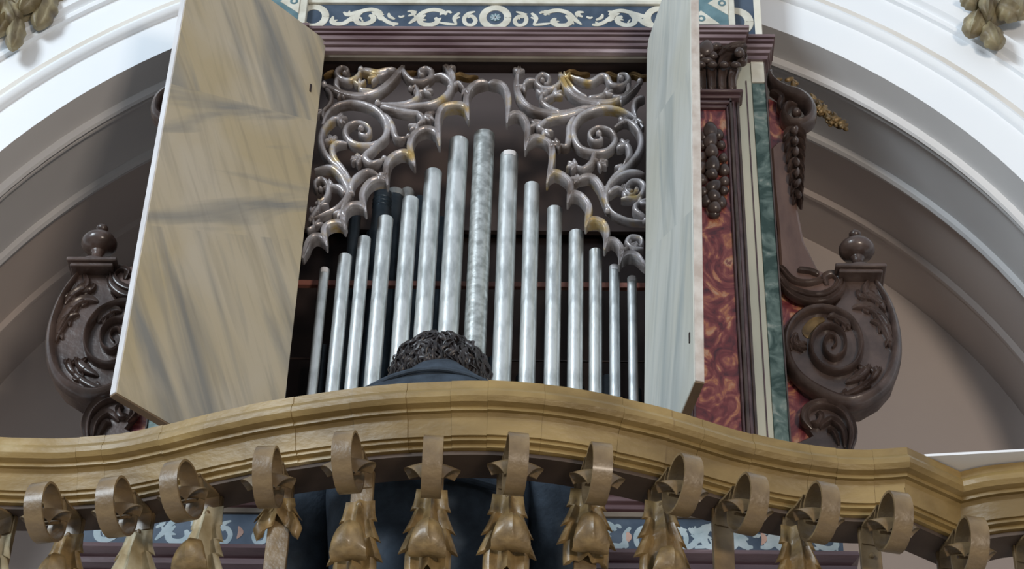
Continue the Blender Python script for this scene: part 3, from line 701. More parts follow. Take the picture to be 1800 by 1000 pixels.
tracery('pipe_shade', 'left half of the silvered carved tracery above the pipes',
  [(A, [(960, 165), (905, 172), (862, 200), (842, 240), (838, 300), (850, 375)], .016), (A, [(845, 330), (815, 300), (765, 295), (705, 312), (680, 360), (676, 440), (685, 522)], .016),
   (A, [(680, 470), (648, 440), (600, 434), (545, 462), (518, 520), (528, 590), (545, 640)], .016), (A, [(538, 600), (500, 568), (450, 572), (402, 606), (382, 665), (390, 745)], .016),
   (A, [(386, 720), (340, 716), (290, 736), (256, 780), (248, 830), (268, 900)], .016), (A, [(262, 880), (230, 862), (180, 868), (146, 900), (138, 945), (150, 1000)], .016),
   (Cc, [(462, 605), (420, 575), (370, 570), (300, 590), (262, 630), (262, 690), (285, 780)], .015), (Cc, [(280, 750), (235, 705), (170, 700), (120, 740), (95, 800), (60, 890)], .015)],
  [(A, [(480, 70), (435, 140), (380, 195), (320, 232), (230, 250), (140, 235), (75, 205), (30, 180)], .015),
   (A, [(470, 75), (490, 120), (530, 158), (590, 165), (635, 140), (640, 105), (605, 88), (572, 105), (585, 130)], .013),
   (A, [(440, 90), (380, 105), (330, 115), (280, 102), (240, 95)], .0145), (A, [(400, 95), (370, 125), (325, 138)], .010),
   (A, [(238, 92), (218, 135), (170, 158), (118, 142), (102, 108), (130, 82), (165, 96), (150, 118)], .012), (A, [(105, 140), (98, 185), (130, 225)], .012),
   (A, [(350, 228), (290, 215), (240, 208), (232, 180)], .012), (A, [(645, 130), (700, 128), (748, 165), (745, 215), (690, 270), (620, 295), (560, 300), (480, 310), (400, 296), (335, 285)], .014),
   (A, [(730, 90), (758, 140), (745, 200)], .015), (A, [(350, 288), (430, 294), (500, 286), (552, 262), (562, 225), (548, 190), (522, 205)], .013), (A, [(560, 225), (600, 215)], .010),
   (A, [(745, 205), (790, 168), (830, 208)], .011),
   (A, [(20, 400), (45, 340), (100, 295), (180, 278), (260, 290), (330, 322), (372, 372), (388, 430), (370, 480), (320, 515), (240, 522), (180, 500), (150, 452), (165, 410), (215, 392), (268, 405), (290, 438), (268, 466), (232, 452), (240, 430)], .014),
   (A, [(360, 340), (400, 380), (422, 430), (440, 480), (470, 488), (508, 478)], .013), (A, [(350, 300), (430, 322), (500, 336), (560, 342), (600, 362)], .0135), (A, [(560, 345), (590, 380), (556, 412)], .012),
   (A, [(150, 390), (100, 368), (60, 388), (25, 432), (10, 490), (30, 560), (80, 620), (130, 670), (165, 740), (180, 800)], .013), (A, [(160, 505), (100, 508), (75, 540), (92, 600), (140, 660), (175, 720), (188, 800)], .013),
   (A, [(372, 480), (312, 540), (262, 590), (290, 625), (325, 622), (372, 602)], .014), (A, [(280, 570), (232, 600)], .011),
   (A, [(-25, 660), (60, 650), (112, 680), (150, 740), (168, 800), (120, 865), (60, 902), (-40, 940)], .0135),
   (A, [(-20, 850), (30, 830), (52, 790), (45, 740), (10, 715), (-20, 735), (-15, 770), (10, 775)], .011), (A, [(180, 800), (188, 740), (228, 692), (282, 668), (342, 692)], .0135), (A, [(150, 800), (120, 762), (70, 752)], .012),
   (A, [(180, 790), (150, 850), (130, 900)], .014), (Cc, [(120, 560), (180, 470), (220, 410)], .010), (Cc, [(100, 640), (150, 620), (170, 590)], .010), (A, [(40, 200), (68, 240), (60, 290), (20, 330)], .010)],
  [(A, (600, 350), -40, .026), (A, (105, 372), 0, .02), (A, (80, 505), 120, .02), (A, (240, 598), 190, .02), (A, (735, 95), 80, .02), (A, (545, 235), 30, .018), (Cc, (150, 480), 60, .016)])
tracery('pipe_shade', 'right half of the silvered carved tracery above the pipes',
  [(Bc, [(22, 132), (70, 138), (100, 165), (112, 220), (105, 312)], .016), (Bc, [(108, 290), (140, 275), (172, 284), (196, 320), (198, 370), (187, 435)], .016),
   (Bc, [(190, 410), (228, 382), (270, 390), (305, 420), (308, 490), (285, 585)], .016), (Bc, [(290, 560), (315, 540), (352, 550), (388, 582), (392, 622), (378, 672)], .016),
   (Bc, [(380, 650), (405, 634), (442, 648), (474, 690), (472, 735), (460, 782)], .016), (Bc, [(464, 765), (498, 752), (538, 768), (556, 812), (545, 882)], .016),
   (Bc, [(548, 862), (572, 844), (602, 855), (622, 892), (612, 952)], .015), (Bc, [(616, 930), (650, 908), (692, 915), (730, 960)], .015)],
  [(Bc, [(345, 85), (368, 150), (410, 195), (470, 220), (560, 226), (620, 206), (670, 170), (705, 130)], .0145),
   (Bc, [(350, 95), (345, 130), (310, 156), (265, 156), (238, 125), (262, 94), (296, 108), (286, 136), (266, 126)], .012),
   (Bc, [(155, 85), (148, 140), (158, 190), (190, 236), (240, 262), (310, 272), (380, 268), (450, 248), (520, 236)], .0145), (Bc, [(240, 125), (200, 125), (180, 150)], .012),
   (Bc, [(350, 268), (300, 250), (265, 220), (262, 185)], .014), (Bc, [(270, 215), (320, 185)], .012),
   (Bc, [(470, 205), (520, 200), (550, 182)], .012), (Bc, [(470, 200), (430, 180), (400, 150), (372, 110)], .010),
   (Bc, [(380, 92), (430, 116), (480, 128), (530, 100), (558, 108), (576, 140), (618, 146), (655, 122), (642, 96), (610, 98), (620, 116)], .012), (Bc, [(655, 135), (650, 175), (620, 200)], .011),
   (Bc, [(720, 330), (685, 290), (620, 256), (550, 245), (480, 260), (430, 290), (405, 340), (412, 390), (440, 428), (500, 446), (560, 436), (595, 392), (575, 350), (520, 334), (478, 358), (494, 395), (532, 386), (520, 364)], .0135),
   (Bc, [(410, 285), (388, 330), (384, 380), (372, 420), (335, 412)], .013), (Bc, [(500, 445), (490, 490), (450, 522), (412, 508)], .0135), (Bc, [(490, 480), (522, 492)], .012),
   (Bc, [(460, 252), (380, 280), (310, 292), (260, 315)], .0135), (Bc, [(290, 300), (250, 335), (275, 352)], .012), (Bc, [(590, 335), (640, 308), (690, 340), (712, 400), (692, 462), (640, 520), (592, 560), (560, 610), (552, 665), (578, 718), (640, 750), (730, 760)], .0135),
   (Bc, [(600, 430), (645, 418), (658, 460), (630, 510)], .0135), (Bc, [(725, 545), (660, 540), (602, 565), (562, 610)], .0135),
   (Bc, [(620, 655), (650, 655), (700, 650), (725, 605), (705, 580), (665, 580), (640, 615), (665, 640), (690, 620)], .011), (Bc, [(420, 575), (480, 562), (522, 600), (545, 660), (560, 712)], .0145), (Bc, [(560, 640), (600, 612), (635, 625)], .012),
   (Bc, [(730, 740), (690, 715), (685, 690), (705, 675)], .012), (Bc, [(720, 880), (680, 885), (648, 860), (665, 832), (708, 838), (712, 868), (690, 872)], .011), (Bc, [(620, 890), (640, 885), (660, 870)], .010),
   (Bc, [(725, 200), (690, 215), (678, 250), (690, 300)], .012)],
  [(Bc, (250, 320), 210, .022), (Bc, (420, 510), 170, .018), (Bc, (520, 490), -30, .016), (Bc, (625, 315), 60, .018), (Bc, (640, 420), 120, .02), (Bc, (345, 412), 200, .016), (Bc, (432, 572), 170, .018), (Bc, (625, 615), 20, .016), (Bc, (155, 90), 80, .018)])
for xx, zz in ((-.36, 5.400), (-.20, 5.41), (-.05, 5.395), (.22, 5.408), (.31, 5.40), (.37, 5.40)):
    b = MB(); b.relief([(xx-.03, zz-.004), (xx-.01, zz+.006), (xx+.01, zz-.003), (xx+.035, zz+.002)], [.005, .014, .012, .005], YS+.012, .010, .01, 'groove'); part(b, 'gilt_carving', 'giltdark')

# ---------------------------------------------------------------- side wings with volutes
def WU(u, v): p = PY(1360+u*.42, 380+v*.42, .02); return (p.x, p.z)
def WP(x, y): p = PY(x, y, .02); return (p.x, p.z)
def WS(u, v): p = PY(1190+u/5, 40+v/5, .02); return (p.x, p.z)
for s in (-1, 1):
    wing = empty('side_wing', (0, 0, 0), case)
    wing['label'] = 'carved scroll wing on the '+('right' if s > 0 else 'left')+' side of the case'
    mm = lambda T, pts: mir([T(*p) for p in pts], s)
    b = MB(); b.prism(mm(WP, [(1352, 160), (1372, 168), (1384, 240), (1394, 330), (1408, 420), (1440, 480), (1445, 540), (1420, 620), (1440, 700), (1440, 800), (1386, 800), (1380, 700), (1368, 480), (1356, 300)]), .045, .065, .002)
    part(b, 'red_marbled_board', 'red', wing)
    b = MB(); b.prism(mm(WP, [(1356, 255), (1366, 245), (1384, 240), (1394, 300), (1402, 360), (1414, 420), (1438, 468), (1476, 486), (1474, 520), (1440, 532), (1400, 520), (1374, 495), (1368, 400), (1360, 320)]), .028, .05, .005)
    part(b, 'sweep_bracket', 'walnut_board', wing)
    b = MB()
    for pts, wd in (([(20, 225), (60, 290), (130, 320), (200, 325), (255, 300), (275, 265), (250, 240), (215, 250), (225, 280)], .016), ([(20, 250), (70, 320), (140, 350), (220, 350), (280, 310), (290, 265)], .016),
                    ([(25, 200), (80, 262), (150, 275), (215, 255)], .014), ([(190, 240), (150, 225), (100, 220)], .012)):
        b = MB(); b.relief(mm(WU, pts), [wd]*len(pts), .028, .016, .004, 'groove'); part(b, 'acanthus_scroll', 'walnut', wing, 50)
    # volute body
    b = MB(); b.prism(mm(WP, [(1476, 486), (1542, 486), (1548, 508), (1562, 532), (1576, 560), (1583, 600), (1582, 635), (1570, 670), (1548, 695), (1515, 714), (1485, 715), (1450, 703), (1415, 685), (1390, 655), (1378, 620),
                           (1378, 585), (1392, 557), (1410, 541), (1440, 533), (1462, 536), (1474, 520)]), .030, .075, .006)
    part(b, 'volute_body', 'walnut', wing, 40)
    b = MB()
    pts = [(430, 262), (480, 350), (512, 470), (512, 585), (475, 690), (400, 755), (310, 780), (200, 742), (105, 675), (58, 590), (52, 505), (85, 435), (150, 392), (230, 388), (310, 422), (355, 482), (366, 552), (338, 620), (270, 650), (200, 628),
           (160, 570), (162, 505), (205, 460), (262, 465), (298, 510), (292, 568), (252, 592), (220, 570), (212, 530), (228, 498), (254, 500), (262, 524), (246, 542)]
    b.relief(mm(WU, pts), [.016, .020, .024, .026, .028, .030, .032, .030, .026, .022, .019, .017, .016, .0155, .015, .0145, .014, .0135, .013, .0125, .012, .0115, .011, .0105, .010, .010, .010, .0095, .009, .009, .0085, .008, .008], .030, .030, .002, 'round', 5, .4)
    part(b, 'spiral_ridge', 'walnut', wing, 50)
    b = MB()
    for pts, wd in (([(400, 260), (385, 310), (440, 350), (470, 390)], .014), ([(330, 375), (380, 370), (430, 395), (470, 450), (495, 520)], .017), ([(405, 430), (450, 450), (485, 510), (498, 560)], .013),
                    ([(225, 415), (262, 415), (300, 440), (320, 465)], .016), ([(95, 490), (100, 530), (140, 545)], .015), ([(100, 480), (80, 520), (100, 550)], .012),
                    ([(300, 690), (350, 670), (385, 640), (380, 620)], .016), ([(400, 690), (430, 650), (425, 620)], .013), ([(210, 740), (290, 745), (370, 710), (420, 660)], .011), ([(350, 300), (365, 330), (420, 340)], .012)):
        b = MB(); b.relief(mm(WU, pts), [wd*.6]+[wd*1.25]*(len(pts)-2)+[wd*.5], .029, .013, .002, 'groove')
        for k in range(1, len(pts)-1):
            x_, z_ = mm(WU, pts)[k]; x2, z2 = mm(WU, pts)[k+1]; d = Vector((x2-x_, z2-z_)).normalized()
            for sg in (-1, 1): b.relief([(x_, z_), (x_+d.x*.008-d.y*.008*sg, z_+d.y*.008+d.x*.008*sg), (x_+d.x*.018-d.y*.012*sg, z_+d.y*.018+d.x*.012*sg)], [wd*.8, wd*.8, .004], .029, .011, .002, 'groove', 3)
        part(b, 'acanthus_leaf', 'walnut', wing, 50)
    b = MB(); b.relief(mm(WU, [(150, 500), (140, 470), (175, 430), (215, 420)]), [.008, .022, .022, .012], .030, .003, .002, 'flat'); part(b, 'worn_gilt_patch', 'giltdark', wing)
    b = MB(); b.prism(mm(WU, [(118, 850), (140, 795), (200, 770), (270, 790), (325, 835), (347, 900), (335, 990), (60, 990), (100, 930), (160, 905)]), .030, .07, .005); part(b, 'foot_scroll', 'walnut', wing, 40)
    b = MB()
    for pts, wd in (([(160, 880), (130, 850), (140, 805), (195, 782), (260, 795), (312, 840), (332, 910), (315, 985)], .020), ([(150, 860), (185, 865), (200, 835), (180, 815)], .014), ([(195, 880), (240, 850), (290, 890), (300, 960)], .016), ([(225, 890), (250, 895), (275, 950)], .012)):
        b = MB(); b.relief(mm(WU, pts), [wd*.6]+[wd]*(len(pts)-2)+[wd*.6], .030, .020, .002, 'groove'); part(b, 'foot_scroll_leaf', 'walnut', wing, 50)
    # finial with square plate
    px_, pz_ = WP(1508, 478); px_ = s*.853; pz_ = PY(1505, 484, .02).z
    fin = MB(); fin.box(px_-.056, px_+.056, -.012, .075, pz_, pz_+.010, .002); fin.box(px_-.048, px_+.048, -.004, .07, pz_-.010, pz_, .002)
    part(fin, 'finial_plate', 'walnut', wing)
    fin = MB(); z0 = pz_+.010
    fin.lathe([(.0, 0), (.036, 0), (.036, .006), (.030, .010), (.024, .014), (.018, .022), (.013, .028), (.012, .040), (.016, .044), (.016, .047), (.022, .050), (.034, .056), (.040, .066), (.040, .076), (.034, .086), (.022, .093), (.012, .096),
               (.009, .102), (.008, .108), (.013, .112), (.014, .118), (.010, .124), (0, .127)], (px_, .028, z0), 28)
    part(fin, 'finial', 'walnut', wing, 60)
    # upper scroll
    b = MB()
    b.relief(mm(WS, [(835, 405), (815, 440), (830, 500), (880, 565), (960, 610), (1060, 640), (1140, 695), (1180, 770), (1165, 850), (1090, 900), (1000, 890), (945, 830), (950, 760), (1000, 715), (1060, 715)]),
             [.006, .010, .016, .022, .026, .030, .030, .028, .026, .024, .022, .020, .018, .014, .010], .030, .034, .012, 'round', 5, .4)
    b.relief(mm(WS, [(820, 590), (880, 620), (920, 660), (905, 720), (930, 780)]), [.008, .014, .016, .016, .008], .028, .02, .01, 'groove')
    b.blob((s*WS(1050, 790)[0], .02, WS(1050, 790)[1]), (.012, .014, .012))
    part(b, 'upper_scroll', 'walnut', wing, 50)
    b = MB(); rnd = random.Random(11)
    z0, z1 = WP(1395, 238)[1], WP(1398, 350)[1]; xx = WP(1400, 290)[0]
    for k in range(7):
        t = k/6; zz = z0+(z1-z0)*t; ww = .026*(1-t*.6)
        for sg in (-1, 1):
            b = MB(); xo = xx-.004*t; jz = rnd.uniform(-.004, .004)
            b.relief([(s*(xo-sg*ww*.1), zz+.014+jz), (s*(xo+sg*ww*.55), zz+.004), (s*(xo+sg*ww), zz-.014+jz)], [.010, .017*(1-.3*t), .006], .022, .024, .02, 'groove', 4); part(b, 'drop_leaf', 'walnut', wing, 50)
        b = MB(); b.blob((s*(xx-.004*t), .004, zz), (.010*(1-.35*t), .012, .011), rnd.uniform(-1, 1), 8, 6, .3); part(b, 'drop_leaf', 'walnut', wing, 60)
    # gilded spray behind the upper scroll
    b = MB(); rnd = random.Random(5)
    for k in range(60 if s > 0 else 10):
        t = rnd.random(); u, v = 1180+t*270+rnd.uniform(-30, 30), 690+t*230+rnd.uniform(-60, 50)*(1-t*.6)
        if k < 10: u, v = 880+rnd.random()*170, 515+rnd.random()*70
        p = PY(1190+u/5, 40+v/5, .11); b.blob((s*p.x, .11+rnd.uniform(-.01, .01), p.z), (.007, .005, .013), rnd.uniform(-1.5, 1.5)*s, 7, 5, .6)
    g_ = part(b, 'gilded_spray', 'giltdark', wing, 50); g_['kind'] = 'stuff'

# ---------------------------------------------------------------- organ pipes
YP = .085
tops = [(570, 469, 18), (606, 444, 25), (640, 413, 24), (677, 377, 29), (721, 343, 31), (761, 294, 33), (806, 238, 37), (851, 226, 40), (895, 263, 34), (935, 318, 29), (975, 360, 28), (1013, 402, 27), (1047, 435, 23), (1080, 464, 19), (1111, 484, 17)]
plab = ['shortest silver organ pipe at the left end with a bright slot at its top', 'second silver organ pipe from the left end, standing near the open left shutter', 'third silver organ pipe from the left end, just in front of a dark rear pipe',
        'fourth silver organ pipe from the left, tops out below the dark pipes', 'fifth silver organ pipe from the left, beside the dark pipes', 'sixth silver organ pipe from the left, rising over the left of the dark-haired man',
        'second tallest silver organ pipe, left of the tallest and behind the man', 'tallest and widest silver organ pipe, spotted, under the peak of the tracery', 'third tallest silver organ pipe, just right of the tallest', 'second silver organ pipe right of the tallest',
        'third silver organ pipe right of the tallest', 'fourth silver organ pipe right of the tallest', 'fourth silver organ pipe from the right end', 'third-shortest of the right-hand silver pipes... ', '']
plab[12] = 'third silver organ pipe from the right end'; plab[13] = 'second silver organ pipe from the right end, with a bright slot at its top'; plab[14] = 'shortest slim silver organ pipe at the right end beside the pale shutter'
plab[11] = 'fourth silver organ pipe from the right end'
for i, ((x, y, wd), lab) in enumerate(zip(tops, plab)):
    r = wd/2/795; p = PY(x, y, YP-r); zb = 4.222
    H = p.z-zb; foot = .10
    e = empty('organ_pipe', (p.x, YP, zb)); tag(e, lab, 'organ pipe', 'front organ pipes')
    mm_ = 'pipe_spotted' if i == 7 else 'pipe'
    b = MB(); b.lathe([(r-.0012, H-.10), (r-.0012, H), (r, H), (r, foot)], (0, 0, 0), 28); b.build('pipe_body', mm_, e, 50)
    b = MB(); b.lathe([(r, foot), (r*.9, foot-.01), (r*.35, .0), (0, 0)], (0, 0, 0), 24); b.build('pipe_foot', mm_, e, 50)
    b = MB(); b.box(-r*.6, r*.6, -r*1.06, -r*.7, foot+.004, foot+.012); b.build('pipe_mouth', 'pipe_dark', e, 0)
    if i in (0, 13, 14, 8):
        hh = .014
        b = MB(); nn = 10; rr_ = r+.0006; a0, a1 = math.radians(-125), math.radians(-45); vs = []
        for k in range(nn+1):
            a = a0+(a1-a0)*k/nn; vs += [(rr_*math.cos(a), rr_*math.sin(a), H-hh), (rr_*math.cos(a), rr_*math.sin(a), H)]
        b.add(vs, [(2*k, 2*k+2, 2*k+3, 2*k+1) for k in range(nn)]); b.build('tuning_slot_shine', 'door_edge_white', e)  # shine of the tuning slot, painted as a white band
dk = [(672, 327, 34, .178), (694, 326, 34, .226), (716, 326, 26, .275), (738, 341, 24, .22), (624, 372, 22, .24), (776, 378, 22, .22), (655, 400, 24, .22)]
dlab = ['dark blue-black rear pipe with ring marks, under the left tracery', 'dark rear pipe with a rounded shiny top, behind the fourth silver pipe', 'pale-topped rear pipe between the dark pair and the sixth silver pipe', 'dark rear pipe peeping over right of the fifth silver pipe',
        'dark rear pipe left of the dark pair', 'dark rear pipe between the sixth and seventh silver pipes', 'dark rear pipe behind the third silver pipe']
for i, ((x, y, wd, Y), lab) in enumerate(zip(dk, dlab)):
    r = wd/2/770; p = PY(x, y, Y-r); H = p.z-4.222
    e = empty('organ_pipe', (p.x, Y, 4.222)); tag(e, lab, 'organ pipe', 'rear organ pipes')
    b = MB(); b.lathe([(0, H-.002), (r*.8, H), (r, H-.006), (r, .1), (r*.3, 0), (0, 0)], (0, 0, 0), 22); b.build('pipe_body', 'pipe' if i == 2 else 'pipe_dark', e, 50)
    if i == 0:
        for k in range(3): b = MB(); b.lathe([(r, 0), (r+.0015, .002), (r, .004)], (0, 0, H-.03-k*.012), 20); b.build('pipe_band', 'pipe_dark', e)
    if i == 1: b = MB(); b.lathe([(r, 0), (r+.001, .001), (r+.001, .016), (r, .018)], (0, 0, H-.022), 20); b.build('pipe_cap', 'pipe', e)
rnd = random.Random(21); used_gaps = set()
for k in range(12):
    xx = -.36+k*.066; 
    if -.30 < xx < -.10: continue
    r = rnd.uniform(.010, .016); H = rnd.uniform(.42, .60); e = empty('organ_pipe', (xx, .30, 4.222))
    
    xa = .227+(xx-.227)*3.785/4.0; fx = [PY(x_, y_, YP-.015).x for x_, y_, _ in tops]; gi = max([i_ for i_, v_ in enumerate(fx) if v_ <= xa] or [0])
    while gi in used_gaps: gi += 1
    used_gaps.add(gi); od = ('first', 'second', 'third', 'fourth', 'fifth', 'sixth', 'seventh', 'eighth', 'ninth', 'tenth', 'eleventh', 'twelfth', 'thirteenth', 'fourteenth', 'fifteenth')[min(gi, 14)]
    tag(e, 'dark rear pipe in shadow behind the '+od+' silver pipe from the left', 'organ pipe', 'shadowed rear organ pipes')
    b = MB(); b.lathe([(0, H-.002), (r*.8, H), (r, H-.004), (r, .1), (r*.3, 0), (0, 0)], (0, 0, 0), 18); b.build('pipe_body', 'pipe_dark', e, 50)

# ---------------------------------------------------------------- organist seen from behind
PX, PYY = -.035, -.43
bench = empty('organ_bench', (PX, -.44, ZB)); tag(bench, 'wooden bench on which the organist sits', 'bench')
b = MB(); b.box(-.26, .26, -.13, .10, .49, .522, .004); b.build('bench_seat', 'walnut', bench)
for sx in (-1, 1):
    for sy in (-1, 1): b = MB(); b.box(sx*.23-.02, sx*.23+.02, sy*.08-.02, sy*.08+.02, 0, .49, .003); b.build('leg', 'walnut', bench)
man = empty('person', (PX, PYY, ZB)); tag(man, 'person with curly dark hair in a dark navy coat, back turned, head bowed', 'person')
def body_mesh():
    V = []; Ed = []; R = []
    def v(p, r): V.append(p); R.append(r); return len(V)-1
    pel = v((0, -.01, .64), (.13, .11)); bl = v((0, 0, .80), (.125, .10)); ch = v((0, .01, .98), (.145, .10)); up_ = v((0, .02, 1.12), (.12, .085)); nk = v((0, .05, 1.22), (.052, .052)); hd0 = v((0, .075, 1.29), (.062, .068)); hd = v((0, .095, 1.32), (.070, .082)); hd2 = v((0, .10, 1.36), (.060, .07))
    for a_, b_ in ((pel, bl), (bl, ch), (ch, up_), (up_, nk), (nk, hd0), (hd0, hd), (hd, hd2)): Ed.append((a_, b_))
    for s in (-1, 1):
        hp = v((s*.09, .0, .63), (.085, .085)); kn = v((s*.11, .33, .60), (.06, .06)); an = v((s*.10, .27, .10), (.038, .038)); to = v((s*.11, .375, .045), (.038, .03))
        Ed += [(pel, hp), (hp, kn), (kn, an), (an, to)]
        sh = v((s*.165, .01, 1.11), (.055, .055)); el = v((s*.23, .06, .86), (.042, .042)); wr = v((s*.14, .25, .87), (.028, .024)); pa = v((s*.13, .305, .865), (.034, .015))
        Ed += [(up_, sh), (sh, el), (el, wr), (wr, pa)]
        for q in range(4):
            f0 = v((s*.13+(q-1.5)*.018, .335, .866), (.0085, .0085)); f1 = v((s*.13+(q-1.5)*.020, .37+(.006 if q in (1, 2) else 0), .868), (.008, .008)); f2 = v((s*.13+(q-1.5)*.021, .390+(.008 if q in (1, 2) else 0), .852), (.007, .007))
            Ed += [(pa, f0), (f0, f1), (f1, f2)]
        t0 = v((s*.13-s*.035, .295, .86), (.010, .010)); t1 = v((s*.13-s*.052, .325, .855), (.0085, .0085)); Ed += [(pa, t0), (t0, t1)]
    me = D.meshes.new('body'); me.from_pydata(V, Ed, []); o = D.objects.new('body', me); COL.objects.link(o)
    sk = o.modifiers.new('skin', 'SKIN'); 
    for i, r in enumerate(R): me.skin_vertices[0].data[i].radius = r; me.skin_vertices[0].data[i].use_root = (i == 0)
    sub = o.modifiers.new('sub', 'SUBSURF'); sub.levels = 2; sub.render_levels = 2
    me.materials.append(MT['skin']); o.parent = man; return o
body_mesh()
# face and ears
b = MB()
for s in (-1, 1): b.blob((s*.078, .095, 1.325), (.008, .016, .022))
b.blob((0, .188, 1.30), (.012, .018, .018)); b.build('ears_and_nose', 'skin', man)
# coat: lofted torso
def coat_ring(z, hw, hd, cy, cx=0, n=48):
    out = []
    for k in range(n):
        a = 2*math.pi*k/n; c_, s_ = math.cos(a), math.sin(a); e = .75
        x = hw*math.copysign(abs(c_)**e, c_); y = hd*math.copysign(abs(s_)**e, s_)
        fold = .0035*math.sin(x*95+z*9)+.003*math.sin(x*40-z*30)+.0025*math.sin(z*60+x*20)
        if y < 0 and abs(x) < .004: fold += .004
        out.append((cx+x, cy+y+(fold if z < 1.2 else 0), z+.004*math.sin(x*30)))
    return out
rings = [(.62, .165, .125, -.005), (.72, .160, .120, -.005), (.80, .165, .120, 0), (.90, .178, .122, .003), (.98, .188, .122, .005), (1.05, .192, .118, .010), (1.10, .190, .110, .014), (1.135, .178, .10, .018), (1.176, .178, .092, .018), (1.208, .142, .082, .020), (1.234, .104, .072, .022),
         (1.258, .070, .064, .026), (1.280, .050, .056, .032), (1.292, .044, .05, .036), (1.27, .042, .046, .04)]
b = MB(); vs = []; n = 48
for r in rings: vs += coat_ring(*r)
fs = [(i*n+k, i*n+(k+1) % n, (i+1)*n+(k+1) % n, (i+1)*n+k) for i in range(len(rings)-1) for k in range(n)]; fs.append(tuple(range(n))[::-1])
b.add(vs, fs); co = b.build('coat', 'coat', man, 60); md = co.modifiers.new('s', 'SUBSURF'); md.levels = 1; md.render_levels = 1
for s in (-1, 1):
    b = MB(); b.tube([(s*.135, .012, 1.105), (s*.185, .006, 1.075), (s*.212, .008, 1.00), (s*.226, .030, .92), (s*.228, .055, .86), (s*.200, .15, .85), (s*.165, .20, .865), (s*.148, .235, .868)], [.066, .068, .062, .056, .056, .052, .044, .040], 16, 4)
    for i, (x, y, z) in enumerate(b.v): b.v[i] = (x+.003*math.sin(z*90), y+.003*math.sin(z*70+x*50), z)
    b.build('sleeve', 'coat', man, 60)
b = MB()   # belt-like fold and centre seam across the back
b.tube([(-.16, -.100, .985), (-.06, -.128, .955), (.04, -.128, .945), (.165, -.098, .925)], [.006, .007, .007, .006], 8, 6); b.build('coat_fold', 'coat', co)
b = MB(); b.tube([(.022, -.110, 1.10), (.022, -.121, 1.0), (.022, -.125, .85)], [.003, .003, .003], 6, 4); b.build('coat_seam', 'coat', co)
b = MB(); b.tube([(-.14, -.034, 1.192), (-.07, -.053, 1.220), (0, -.060, 1.230), (.07, -.053, 1.220), (.14, -.034, 1.192)], [.005]*5, 8, 6); b.build('collar_edge', 'coat', co)
b = MB(); b.blob((0, .093, 1.322), (.084, .094, .080), 0, 22, 16); scalp = b.build('hair', 'hair', man, 60)
b = MB(); rnd = random.Random(2); hc = Vector((0, .093, 1.322))
for k in range(1150):
    a = rnd.uniform(0, 2*math.pi); zz = rnd.uniform(-.75, 1)
    d = Vector((math.cos(a)*math.sqrt(1-zz*zz), math.sin(a)*math.sqrt(1-zz*zz), zz))
    if d.y > .55 and zz < .3: continue
    p = hc+Vector((d.x*.089, d.y*.095, d.z*.080)); t1 = d.cross(Vector((.15, -.35, 1))).normalized(); t2 = d.cross(t1)
    if t2.z > 0: t2 = -t2
    sw = rnd.uniform(-.8, .8); t2 = (t2+t1*sw).normalized(); t1 = d.cross(t2)
    pts = []; am = rnd.uniform(.003, .007); ph = rnd.uniform(0, 6.28); L_ = rnd.uniform(.028, .055); lift = rnd.uniform(.001, .012)
    for q in range(10):
        u = q/9; bend = d*(-.5*(u*L_)**2/.085)
        pts.append(tuple(p+t2*(u*L_)+bend+d*(lift*math.sin(u*3.0)+.0015*math.sin(ph*2+u*9))+t1*(am*math.sin(ph+u*8)+.010*u*u*(1 if ph > 3 else -1))))
    b.tube(pts, [.0014, .0026, .0034, .0037, .0037, .0034, .003, .0025, .0018, .0008], 5, 0, .6)
b.build('hair_curls', 'hair', scalp, 60); scalp.children[0]['kind'] = 'stuff'

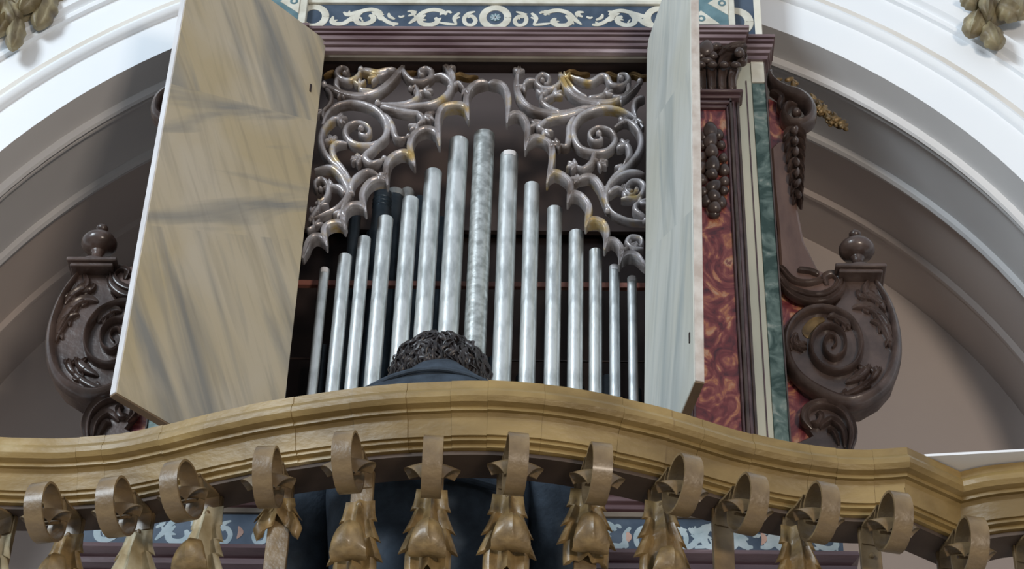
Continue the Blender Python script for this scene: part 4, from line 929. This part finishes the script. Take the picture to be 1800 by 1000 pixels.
# ---------------------------------------------------------------- gilded leaf clusters at the upper corners
def cluster(name, lab, items, Y):
    c0 = PY(*items[0][0], Y); e = empty(name, (c0.x, YF, c0.z)); tag(e, lab, 'ornament')
    for (x, y), r, rot, dy in items:
        p = PY(x, y, Y+dy); b = MB(); rx, rz = r[0]/740, r[1]/740/.80; jag = random.Random(int(x+y))
        def fn(u, v):
            s_ = (v-.5)*2; t = u*2-1; hw = rx*math.sqrt(max(.0, 1-abs(t)**2.2))*(1+.10*math.sin(u*19)); dome = (1-s_*s_*.9)*math.sqrt(max(.02, 1-t*t))
            X = s_*hw+1e-5; Z = -t*rz; yy = -.024*dome-.004*math.cos(s_*9)*dome-.006*math.exp(-(s_*7)**2)
            ca, sa = math.cos(rot), math.sin(rot); return Vector((p.x-c0.x+X*ca+Z*sa, Y+dy-YF+yy, p.z-c0.z-X*sa+Z*ca))
        b.grid(fn, 18, 12, .012); b.build('leaf', 'crown_leaf', e, 60)
    b = MB(); b.prism([((PY(x, y, Y).x-c0.x)*.9, (PY(x, y, Y).z-c0.z)*.9) for (x, y) in ([(i[0]) for i in items[:1]]+[(items[0][0][0]+40, items[0][0][1]-20), (items[0][0][0]+10, items[0][0][1]-60), (items[0][0][0]-30, items[0][0][1]-30)])], -.02, 0, .002)
    b.build('backing', 'giltdark', e)
cluster('gilded_leaf_spray', 'aged gilded leaf cluster on the white arch at the upper left corner', [((45, 5), (34, 40), .3, -.01), ((27, 60), (17, 31), 0, -.03), ((78, 20), (22, 36), .15, -.015), ((4, 45), (14, 22), .3, -.02), ((20, 22), (18, 24), -.5, -.035), ((0, 10), (26, 22), -.2, -.03), ((55, 2), (16, 26), .5, -.04), ((95, -10), (18, 22), .6, -.01)], .125)
cluster('gilded_leaf_spray', 'aged gilded leaf cluster on the white arch at the upper right corner', [((1745, 20), (30, 26), .2, -.01), ((1712, 42), (19, 26), .35, -.03), ((1745, 64), (21, 24), -.25, -.03), ((1775, 18), (26, 20), -.9, -.035), ((1795, 12), (20, 24), .2, -.04), ((1735, 8), (14, 28), .1, -.045), ((1705, 2), (16, 16), -.5, -.02), ((1800, -12), (26, 20), .5, -.02)], .125)
